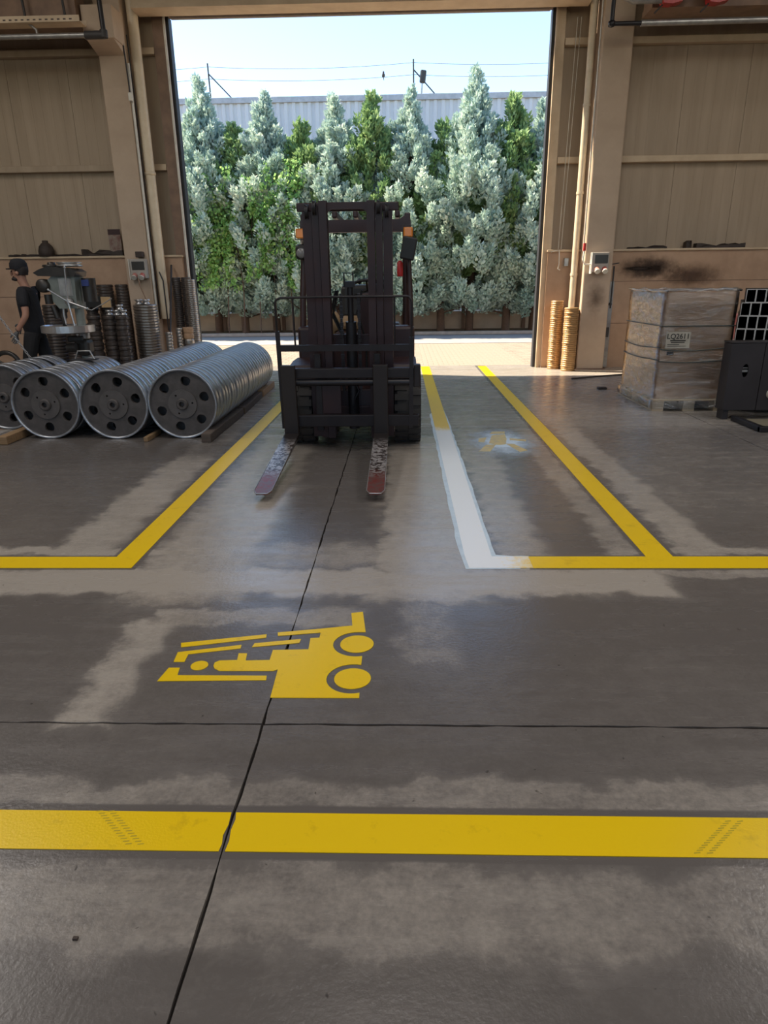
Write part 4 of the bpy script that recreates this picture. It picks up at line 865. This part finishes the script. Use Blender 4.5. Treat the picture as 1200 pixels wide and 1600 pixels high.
for k in range(3): MB().tube([(0, 0, 0), (.18*math.cos(k*2.1+.5), 0, .18*math.sin(k*2.1+.5))], .02, 6).build('spoke', DRD, fy)
MB().lathe([(0, -.04), (.05, -.04), (.05, .04), (0, .04)], (0, 0, 0), 'y', 14).build('hub', DRD, fy)
MB().box(-.06, .06, -.08, .08, -.38, -.18, bev=.01).build('stand', DRD, fy)
tag(MB().tube([(-3.86, 11.0, .018), (-4.14, 12.58, 1.86)], .018, 8).build('leaning_bar', DKM), 'dark steel bar leaning by the left column', 'bar')
hk = thing('hanging_chain', 'thin dark chain hanging down the edge of the left column', 'chain', (0, 0, 0)); k = MB()
k.tube([(-4.31, 12.40, 1.75), (-4.25, 12.38, 1.6), (-4.24, 12.36, 1.2), (-4.25, 12.38, .75)], .012, 6).build('chain_run', DKM, hk)

# ------------------------------------------------------------------ things on the wall ledges
LUMP = mat('rusty_scrap_iron', (.06, .042, .034), (.035, .026, .022), rough=.7, scale=8)
def scrap(x, w, h, lab, seed, y=12.72):
    r = random.Random(seed); n = 9; top = [(x-w/2+w*i/n, h*(.35+.65*r.random())) for i in range(n+1)]
    m = MB(); m.prism([(x-w/2, 0)]+[(a, b) for a, b in top]+[(x+w/2, 0)], y-.06, y+.08, axis='y'); m.v = [(v[0], v[1]+(.02*math.sin(v[0]*40)), v[2]+2.036) for v in m.v]
    return tag(m.build('scrap_iron', LUMP), lab, 'scrap')
scrap(-6.25, 1.2, .05, 'flat dark iron offcuts on the ledge under the round pot', 1); scrap(-5.4, .75, .12, 'heap of dark iron scraps on the ledge near the left column', 2)
scrap(-6.95, .3, .06, 'small dark iron piece on the ledge at the left edge', 3); scrap(4.3, .65, .06, 'low dark scrap heap on the right ledge beside the column', 4)
scrap(5.0, .1, .13, 'upright dark block on the right ledge', 5); scrap(5.55, .85, .09, 'long dark scrap heap on the right ledge over the carton', 6)
pot = tag(MB().lathe([(0, 0), (.13, 0), (.135, .09), (.115, .17), (.07, .22), (.05, .235), (.05, .27), (0, .275)], (0, 0, 0), 'z', 24).build('iron_pot', LUMP, None, (-6.42, 12.70, 2.036)), 'dark round-shouldered pot on the ledge above the man', 'pot')
po = thing('wall_poster', 'small dark red poster on the wall left of the column', 'poster', (-5.16, 12.70, 2.06))
MB().box(-.11, .11, .03, .04, 0, .42, bev=.002).build('sheet', mat('poster_print', (.16, .05, .04), (.30, .24, .19), rough=.6, scale=9), po); MB().box(-.11, .11, .026, .031, .33, .42).build('poster_heading', mat('poster_dark', (.05, .02, .02), rough=.6), po)
# socket boxes
def socket_box(x, y, z, lab, withplug):
    t = thing('socket_box', lab, 'electrical box', (x, y, z))
    MB().box(-.14, .14, -.12, 0, -.02, .30, bev=.012).build('box_body', mat('grey_enclosure', (.42, .38, .33), (.36, .32, .28), rough=.5), t)
    MB().box(-.10, .12, -.126, -.118, .12, .26, bev=.004).build('breaker_window', mat('smoked_window', (.05, .045, .04), rough=.2), t)
    for k in (-.06, .07):
        s_ = MB().tube([(k, -.115, .04), (k, -.19, -.005)], .042, 12).build('socket', mat('red_socket', (.5, .1, .08), (.6, .3, .25), rough=.4), t)
        MB().tube([(k, -.185, 0), (k, -.2, -.012)], .047, 12).build('socket_lid', WHITEP, s_)
    MB().box(-.155, -.14, -.13, 0, -.04, .3).build('side_plate', WHITEP, t)
    if withplug: MB().tube([(.02, -.2, -.02), (.05, -.24, -.14), (.16, -.3, -.4), (.25, -.4, -.62)], .012, 6).build('power_cable', mat('brown_cable', (.3, .19, .12), rough=.6), t)
    return t
socket_box(3.36, 12.295, 1.67, 'grey socket box with red outlets on the right column', False)
socket_box(-4.6, 12.295, 1.66, 'grey socket box with trailing cable on the left column', True)
MB_ = tag(MB().box(-4.62, -4.5, 12.18, 12.3, 1.985, 2.08, bev=.01).build('small_meter', LUMP), 'small dark meter on top of the left socket box', 'meter')
# pipes and conduits on the columns
PIPEC = mat('cream_pipe_paint', (.70, .58, .42), (.62, .5, .35), rough=.4); CONDW = mat('pale_conduit', (.72, .68, .6), rough=.4)
dpipe = thing('downpipe', 'cream round downpipe running down beside the right column', 'pipe', (0, 0, 0))
MB().tube([(3.0, 12.5, 1.05), (3.0, 12.5, 7.3)], .055, 14).build('pipe', PIPEC, dpipe)
for z in (1.6, 2.9, 4.2): MB().lathe([(.055, 0), (.064, 0), (.064, .04), (.055, .04)], (3.0, 12.5, z), 'z', 14, closed=True, smooth=False).build('coupling', PIPEC, dpipe)
MB().box(2.9, 3.1, 12.38, 12.62, .66, 1.05, bev=.01).build('pipe_shoe', COLM, dpipe)
for (x, lab) in ((3.09, 'outer pale conduit on the left face of the right column'), (3.106, 'inner pale conduit on the left face of the right column')):
    tag(MB().tube([(x, 12.34+(x-3.09)*4, 2.0), (x, 12.34+(x-3.09)*4, 7.3)], .011, 8).build('conduit', CONDW), lab, 'conduit')
cv = thing('cable_fitting', 'white cable loop with red plug on the right column', 'cable', (0, 0, 0))
MB().tube([(3.09, 12.27, 2.0), (3.07, 12.24, 1.86), (3.10, 12.22, 1.78), (3.22, 12.2, 1.78)], .014, 8).build('cable', CONDW, cv); MB().tube([(3.09, 12.27, 2.0), (3.09, 12.27, 2.12)], .025, 10).build('plug', REDM, cv)
tag(MB().box(3.63, 3.665, 12.35, 12.6, 1.1, 1.14).tube([(3.66, 12.4, 1.75), (3.66, 12.4, 1.05)], .014, 6).tube([(3.62, 12.4, 1.78), (3.74, 12.4, 1.8)], .01, 6).build('hanging_hook', DKM), 'dark iron hook bar hanging on the right column edge', 'hook')
tag(MB().box(3.605, 3.72, 12.5, 12.64, .02, 1.5).build('grey_strap', STEEL), 'grey steel plate strip between right column and wall', 'plate')
tag(MB().box(3.64, 3.70, 12.49, 12.5, .55, .72).build('slot_cover', DKM), 'small dark slot plate low beside the right column', 'plate')
hs = thing('hose_reel_hook', 'pale bent hook bracket at the right door jamb', 'bracket', (0, 0, 0))
MB().tube([(2.6, 12.62, 2.0), (2.74, 12.6, 2.03), (2.75, 12.6, 1.8), (2.73, 12.58, 1.72), (2.77, 12.58, 1.70)], .01, 6).build('hook', CONDW, hs); MB().box(2.84, 2.92, 12.6, 12.65, 1.76, 1.9, bev=.01).build('control_box', STEEL, hs)
tag(MB().tube([(2.74, 12.7, 2.05), (2.80, 12.7, 5.5)], .006, 5).tube([(2.79, 12.7, 2.05), (2.86, 12.7, 5.5)], .006, 5).build('door_chain', WHITEP), 'thin pale pull chains hanging beside the right door jamb', 'chain')
# left column: cables and chain fall
tag(MB().tube([(-4.405, 12.33, .9), (-4.405, 12.33, 4.9)], .022, 8).build('conduit', CONDW), 'pale conduit on the right face of the left column', 'conduit')
tag(MB().tube([(-4.385, 12.4, .95), (-4.385, 12.4, 4.2), (-4.39, 12.36, 5.3)], .008, 6).build('cable', HOSE), 'black cable running down the left column', 'cable')
hkb = thing('column_pulley', 'small pulley block high on the left column', 'pulley', (-4.40, 12.25, 4.45)); MB().box(-.03, .03, -.03, .03, -.1, .02, bev=.01).build('block', WHITEP, hkb); MB().tube([(0, 0, .0), (-.02, 0, .7)], .012, 6).build('chain', DKM, hkb)
tag(MB().tube([(-4.31, 12.5, .95), (-4.31, 12.5, 7.3)], .085, 16).lathe([(.085, 0), (.097, 0), (.097, .05), (.085, .05)], (-4.31, 12.5, 3.3), 'z', 16, closed=True).build('downpipe', PIPEC), 'cream round downpipe running down beside the left column', 'pipe')
# overhead: tray, pipes, red fittings
tr_ = thing('cable_tray', 'perforated cable tray high on the left side', 'cable tray', (0, 11.6, 5.22))
MB().box(-13, -4.75, -.12, .12, -.01, 0).box(-13, -4.75, -.125, -.115, -.01, .07).box(-13, -4.75, .115, .125, -.01, .07).build('tray', CREAM, tr_)
for i in range(26): MB().box(-4.9-i*.09, -4.86-i*.09, -.127, -.124, .012, .03).build('slot', DARKROOF, tr_)
for x in (-5.0, -5.6, -7.2): MB().tube([(x, 0, .0), (x-.05, 0, .9)], .018, 6).build('hanger', DKM, tr_)
MB().tube([(-5.55, -.02, 0), (-5.45, -.04, -.08), (-5.44, -.04, -.2)], .02, 6).build('loose_bracket', STEEL, tr_)
pl_ = thing('overhead_pipe', 'grey overhead pipe with elbow reaching the left column', 'pipe', (0, 11.5, 0))
MB().tube([(-13, 0, 5.04), (-4.62, 0, 5.04)], .035, 10).build('pipe', STEEL, pl_); MB().tube([(-4.7, 0, 5.04), (-4.42, 0, 5.04)], .055, 10).tube([(-4.42, 0, 5.0), (-4.42, 0, 5.1)], .055, 10).build('elbow', DKM, pl_); MB().tube([(-4.42, 0, 5.05), (-4.45, 0, 6.6)], .035, 10).build('riser', GUN, pl_)
pr_ = thing('overhead_pipe', 'grey overhead pipe with dark elbow reaching the right column', 'pipe', (0, 11.5, 0))
MB().tube([(3.45, 0, 5.03), (11, 0, 5.06)], .04, 10).build('pipe', STEEL, pr_); MB().tube([(3.52, 0, 5.03), (3.03, 0, 5.03)], .03, 10).lathe([(0, -.05), (.05, -.03), (.05, .03), (0, .05)], (3.03, 0, 5.03), 'z', 10).tube([(3.03, 0, 5.03), (3.05, 0, 6.6)], .03, 10).build('elbow', GUN, pr_)
tag(MB().tube([(3.15, 11.45, 5.36), (3.3, 11.45, 5.30), (3.75, 11.45, 5.30), (4.2, 11.4, 5.42)], .055, 12).build('flexible_duct', STEEL), 'ribbed grey flexible duct above the right column', 'duct')
for (x, lab) in ((3.83, 'red sprinkler fitting under the crane beam nearer the column'), (4.48, 'red sprinkler fitting under the crane beam at the far right')):
    t = thing('red_fitting', lab, 'fitting', (x, 11.45, 5.25)); MB().prism([(-.14, .02), (-.12, -.02), (.0, -.03), (.14, 0), (.15, .2), (-.15, .2)], -.08, .08, axis='y').build('housing', REDM, t); MB().tube([(-.1, 0, .0), (-.22, 0, -.12)], .012, 6).build('bracket', DKM, t)

# ------------------------------------------------------------------ right: pallet load, tubes, steel cabinet, drum
PALW = mat('pale_pallet_wood', (.50, .40, .28), (.38, .3, .2), rough=.8, scale=5, stretch=(1, 6, 6))
PX0, PX1, PY0, PY1 = 3.02, 3.90, 8.15, 9.5
pa = thing('wooden_pallet', 'pale wooden pallet under the film-wrapped cartons', 'pallet', ((PX0+PX1)/2, (PY0+PY1)/2, 0)); hx, hy = (PX1-PX0)/2, (PY1-PY0)/2
for x in (-hx, -.07, hx-.14): MB().box(x, x+.14, -hy, hy, 0, .02, bev=.002).build('bottom_board', PALW, pa)
for x in (-hx, -.07, hx-.14):
    for y in (-hy, -.07, hy-.14): MB().box(x, x+.14, y, y+.14, .02, .1, bev=.003).build('block', PALW, pa)
for i in range(7): MB().box(-hx, hx, -hy+i*(2*hy-.12)/6, -hy+.12+i*(2*hy-.12)/6, .12, .14, bev=.002).build('top_board', PALW, pa)
for x in (-hx, -.07, hx-.14): MB().box(x, x+.14, -hy, hy, .1, .12).build('stringer_board', PALW, pa)
def carton(z0, z1, inset, lab):
    t = thing('carton', lab, 'box', ((PX0+PX1)/2, (PY0+PY1)/2, z0)); a, b, h = hx-inset, hy-inset, z1-z0
    MB().box(-a, a, -b, b, 0, h, bev=.012).build('box_body', CARD, t); return t
c1 = carton(.141, .985, .035, 'large brown carton at the bottom of the wrapped pallet'); c2 = carton(.988, 1.375, .045, 'brown carton on top of the wrapped pallet')
MB().box(-.33, -.25, -hy+.028, -hy+.034, .52, .56).build('dark_mark', HOSE, c1)
lab_ = MB().box(-.36, -.08, -hy+.022, -hy+.03, .60, .79).build('paper_label', mat('grey_paper', (.42, .38, .31), rough=.7), c1)
ink = mat('black_print', (.03, .028, .025), rough=.6)
tm = link('lettering', text_mesh('LQ2611', .082, ink, 'lettering'), lab_, (-.22, -hy+.021, .735)); tm.rotation_euler = (PI/2, 0, 0); tm.scale = (.98, 1, 1)
for (z, x0, x1, h) in ((.682, -.31, -.13, .014), (.663, -.30, -.14, .010), (.640, -.34, -.2, .006), (.622, -.34, -.12, .005)): MB().box(x0, x1, -hy+.0205, -hy+.022, z, z+h).build('print_line', ink, lab_)
def film_mat():
    m = bpy.data.materials.new('stretch_film'); m.use_nodes = True; nt = m.node_tree; nt.nodes.remove(nt.nodes['Principled BSDF'])
    tc = nd(nt, 'ShaderNodeTexCoord'); mp = nd(nt, 'ShaderNodeMapping'); mp.inputs['Scale'].default_value = (1, 1, 3.5); mp.inputs['Rotation'].default_value = (.3, .35, 0); lk(nt, tc.outputs['Object'], mp.inputs[0])
    n = nd(nt, 'ShaderNodeTexNoise', i_Scale=5.0, i_Detail=7.0, i_Roughness=.62, i_Distortion=.6); lk(nt, mp.outputs[0], n.inputs['Vector'])
    bp = nd(nt, 'ShaderNodeBump', i_Strength=.9, i_Distance=.03); lk(nt, n.outputs[0], bp.inputs['Height'])
    g = nd(nt, 'ShaderNodeBsdfGlossy', i_Roughness=.14); g.inputs[0].default_value = (.95, .95, .95, 1); lk(nt, bp.outputs[0], g.inputs['Normal'])
    t = nd(nt, 'ShaderNodeBsdfTransparent'); d = nd(nt, 'ShaderNodeBsdfDiffuse'); d.inputs[0].default_value = (.8, .82, .84, 1)
    f = nd(nt, 'ShaderNodeFresnel', i_IOR=1.5); lk(nt, bp.outputs[0], f.inputs['Normal'])
    r = nd(nt, 'ShaderNodeMapRange', i_1=.5, i_2=.8, i_3=.0, i_4=.32); lk(nt, n.outputs[0], r.inputs[0])
    m1 = nd(nt, 'ShaderNodeMixShader'); lk(nt, r.outputs[0], m1.inputs[0]); lk(nt, t.outputs[0], m1.inputs[1]); lk(nt, d.outputs[0], m1.inputs[2])
    fa = mth(nt, 'ADD', mth(nt, 'MULTIPLY', f.outputs[0], 2.1), .03, True)
    m2 = nd(nt, 'ShaderNodeMixShader'); lk(nt, fa, m2.inputs[0]); lk(nt, m1.outputs[0], m2.inputs[1]); lk(nt, g.outputs[0], m2.inputs[2])
    lk(nt, m2.outputs[0], nt.nodes['Material Output'].inputs[0]); return m
FILM = film_mat()
fw_ = thing('stretch_wrap', 'clear crinkled stretch film wrapped round the cartons and pallet', 'plastic film', ((PX0+PX1)/2, (PY0+PY1)/2, .03))
zz = [0, .09, .12, .4, .68, .7, .72, .95, .97, 1.2, 1.345, 1.36]; m_ = MB(); ringN = 40; r = random.Random(9)
def per(t, ax, ay):
    t = (t % 1)*4; k = int(t); u = t-k
    return [(-ax+2*ax*u, -ay), (ax, -ay+2*ay*u), (ax-2*ax*u, ay), (-ax, ay-2*ay*u)][k]
vs_ = []
for i, z in enumerate(zz):
    ex = .006 if i > 1 else .01
    if z in (.7, .97): ex = .002
    if i < 2: ax, ay = hx+.008, hy+.008
    else: ax, ay = hx-.03+ex, hy-.03+ex
    if i == 11: ax -= .03; ay -= .03
    for k in range(ringN):
        x, y = per(k/ringN, ax, ay); vs_.append((x+r.uniform(-.003, .003), y+r.uniform(-.003, .003), z+r.uniform(-.006, .006)))
fs_ = [(i*ringN+k, i*ringN+(k+1) % ringN, (i+1)*ringN+(k+1) % ringN, (i+1)*ringN+k) for i in range(len(zz)-1) for k in range(ringN)]
vs_.append((0, 0, 1.365)); c0 = (len(zz)-1)*ringN; fs_ += [(c0+k, c0+(k+1) % ringN, len(vs_)-1) for k in range(ringN)]
m_.add(vs_, fs_, True); m_.build('film', FILM, fw_)
STRAP = mat('dark_green_strap', (.05, .06, .05), rough=.5)
for z, sg_ in ((.965, .0), (.70, .02), (.56, .015)):
    s_ = MB(); n = 24; w = .009; pts = []
    for k in range(4*6+1): x, y = per(k/24, hx-.018, hy-.018); pts.append((x, y, z-sg_*math.sin(k*.7)))
    s_.tube(pts, .006, 5, cap=False); s_.build('strap', STRAP, fw_)
top_ = MB(); r = random.Random(4); pts = [per(k/36, hx-.02, hy-.02) for k in range(36)]
top_.tube([(x+r.uniform(-.02, .02), y+r.uniform(-.02, .02), 1.36+r.uniform(-.005, .02)) for x, y in pts+pts[:1]], .014, 6, cap=False); top_.build('film_bunch', FILM, fw_)

TUBEW = mat('pale_cut_tube_edge', (.62, .60, .56), rough=.45, metal=.2); TUBED = mat('dark_tube_wall', (.035, .034, .036), rough=.5, metal=.4)
tw, thh = .100, .146
TA = math.radians(-25); LT = 1.5
te = MB().prism([(0, 0), (tw-.002, 0), (tw-.002, thh-.002), (0, thh-.002)], 0, LT, axis='y', holes=[[(.006, .006), (.006, thh-.008), (tw-.008, thh-.008), (tw-.008, .006)]])
tme = te.mesh('tube_body', TUBED)
tce = MB().prism([(0, 0), (tw-.002, 0), (tw-.002, thh-.002), (0, thh-.002)], -.003, 0, axis='y', holes=[[(.006, .006), (.006, thh-.008), (tw-.008, thh-.008), (tw-.008, .006)]]).mesh('cut_end', TUBEW)
tbk = MB().box(.004, tw-.006, LT-.01, LT-.004, .004, thh-.006).mesh('tube_plug', TUBED)
TOFF = [-.07, -.075, -.085, -.095, -.105, -.11, -.105, -.095, -.06]
for row in range(9):
    for c in range(5 if row < 8 else 4):
        q = TOFF[row]+c*tw
        t = thing('square_tube', 'rectangular steel tube, %s from left in %s row of the stack' % (ordinal(c+1), 'top' if row == 8 else ordinal(9-row)+' highest'), 'steel tube', (3.985+q*math.cos(TA)-.0, 8.10+q*math.sin(TA), .085+row*thh), TA, 'rectangular tubes in the stack')
        link('tube_body', tme, t); link('cut_end', tce, t); link('tube_plug', tbk, t)
for (k, lab) in ((.12, 'front timber bearer under the tube stack'), (1.2, 'rear timber bearer under the tube stack')):
    o = tag(MB().box(-.1, .5, k, k+.1, 0, .083).build('timber_bearer', WOODO, None, (3.985, 8.10, 0)), lab, 'timber'); o.rotation_euler = (0, 0, TA)
CABM = mat('dark_grey_steel_plate', (.04, .035, .038), (.032, .028, .03), rough=.45, metal=.2, scale=3)
cbn = thing('steel_cabinet', 'dark grey steel box with oval hole in front of the tubes', 'cabinet', (3.98, 7.7, 0))
hole = [(-.195+.035*math.cos(t*PI/10), .55+.072*math.sin(t*PI/10)) for t in range(20)]
MB().prism([(-.38, .11), (-.02, .11), (-.02, .85), (-.38, .84)], -.12, -.105, axis='y', holes=[hole]).build('front_panel', CABM, cbn)
MB().box(-.012, .62, -.12, -.105, .11, .86).build('front_panel', CABM, cbn)
MB().box(-.38, -.365, -.105, .07, .11, .84).box(.605, .62, -.105, .07, .11, .86).box(-.365, .605, .055, .07, .11, .84).build('box_shell', CABM, cbn)
MB().box(-.385, .62, -.125, .075, .845, .862, bev=.003).build('lid', CABM, cbn)
MB().box(-.24, -.15, -.1, -.08, .53, .555).box(-.24, -.15, -.1, -.08, .57, .58).build('latch', STEEL, cbn)
MB().lathe([(0, -.06), (.03, -.055), (.05, -.03), (.055, 0), (.05, .02)], (.13, -.12, .29), 'y', 18).build('knob', WHITEP, cbn); MB().lathe([(0, -.064), (.022, -.062)], (.145, -.12, .275), 'y', 12).build('knob_hole', HOSE, cbn)
MB().box(-.36, -.30, -.1, .05, 0, .11).build('foot', CABM, cbn); MB().box(.5, .56, -.1, .05, 0, .11).build('foot', CABM, cbn)
tray = thing('steel_tray', 'low dark steel frame tray lying before the cabinet', 'tray', (4.25, 7.25, 0))
MB().box(-.52, .6, -.33, .3, .0, .012).build('tray_floor', mat('dusty_plate', (.2, .18, .13), rough=.7), tray)
MB().box(-.56, -.50, -.35, .3, 0, .06, bev=.008).box(-.56, .6, -.36, -.30, 0, .06, bev=.008).build('tray_rim', GUN, tray)
dm = thing('steel_drum', 'red and white steel drum behind the wrapped pallet', 'drum', (4.86, 10.5, 0))
MB().lathe([(0, 0), (.28, 0), (.29, .02), (.28, .04), (.28, .33), (.29, .35), (.28, .37), (.28, .68)], (0, 0, 0), 'z', 28).build('drum_body', mat('stained_white_paint', (.7, .6, .55), (.55, .3, .27), rough=.5, scale=4), dm)
MB().lathe([(.28, .68), (.29, .7), (.28, .72), (.28, .98), (.29, 1.0), (.29, 1.02), (.27, 1.02), (.27, 1.0), (0, 1.0)], (0, 0, 0), 'z', 28).build('drum_top', mat('pinkish_red_paint', (.55, .12, .1), (.6, .3, .27), rough=.5, scale=4), dm)
tag(MB().tube([(2.73, 11.0, .014), (3.2, 11.25, .014), (3.9, 11.55, .014)], .013, 6).build('floor_rod', DKM), 'thin dark rod lying on the floor before the right column', 'rod')
tag(MB().box(2.86, 2.99, 9.9, 10.0, 0, .03, bev=.01).build('debris', LUMP), 'small dark debris lump on the floor beside the pallet', 'debris')
tag(MB().box(-.805, -.793, 1.17, 1.178, 0.001, .007).build('pebble', LUMP), 'small pebble on the floor in the left foreground', 'pebble')
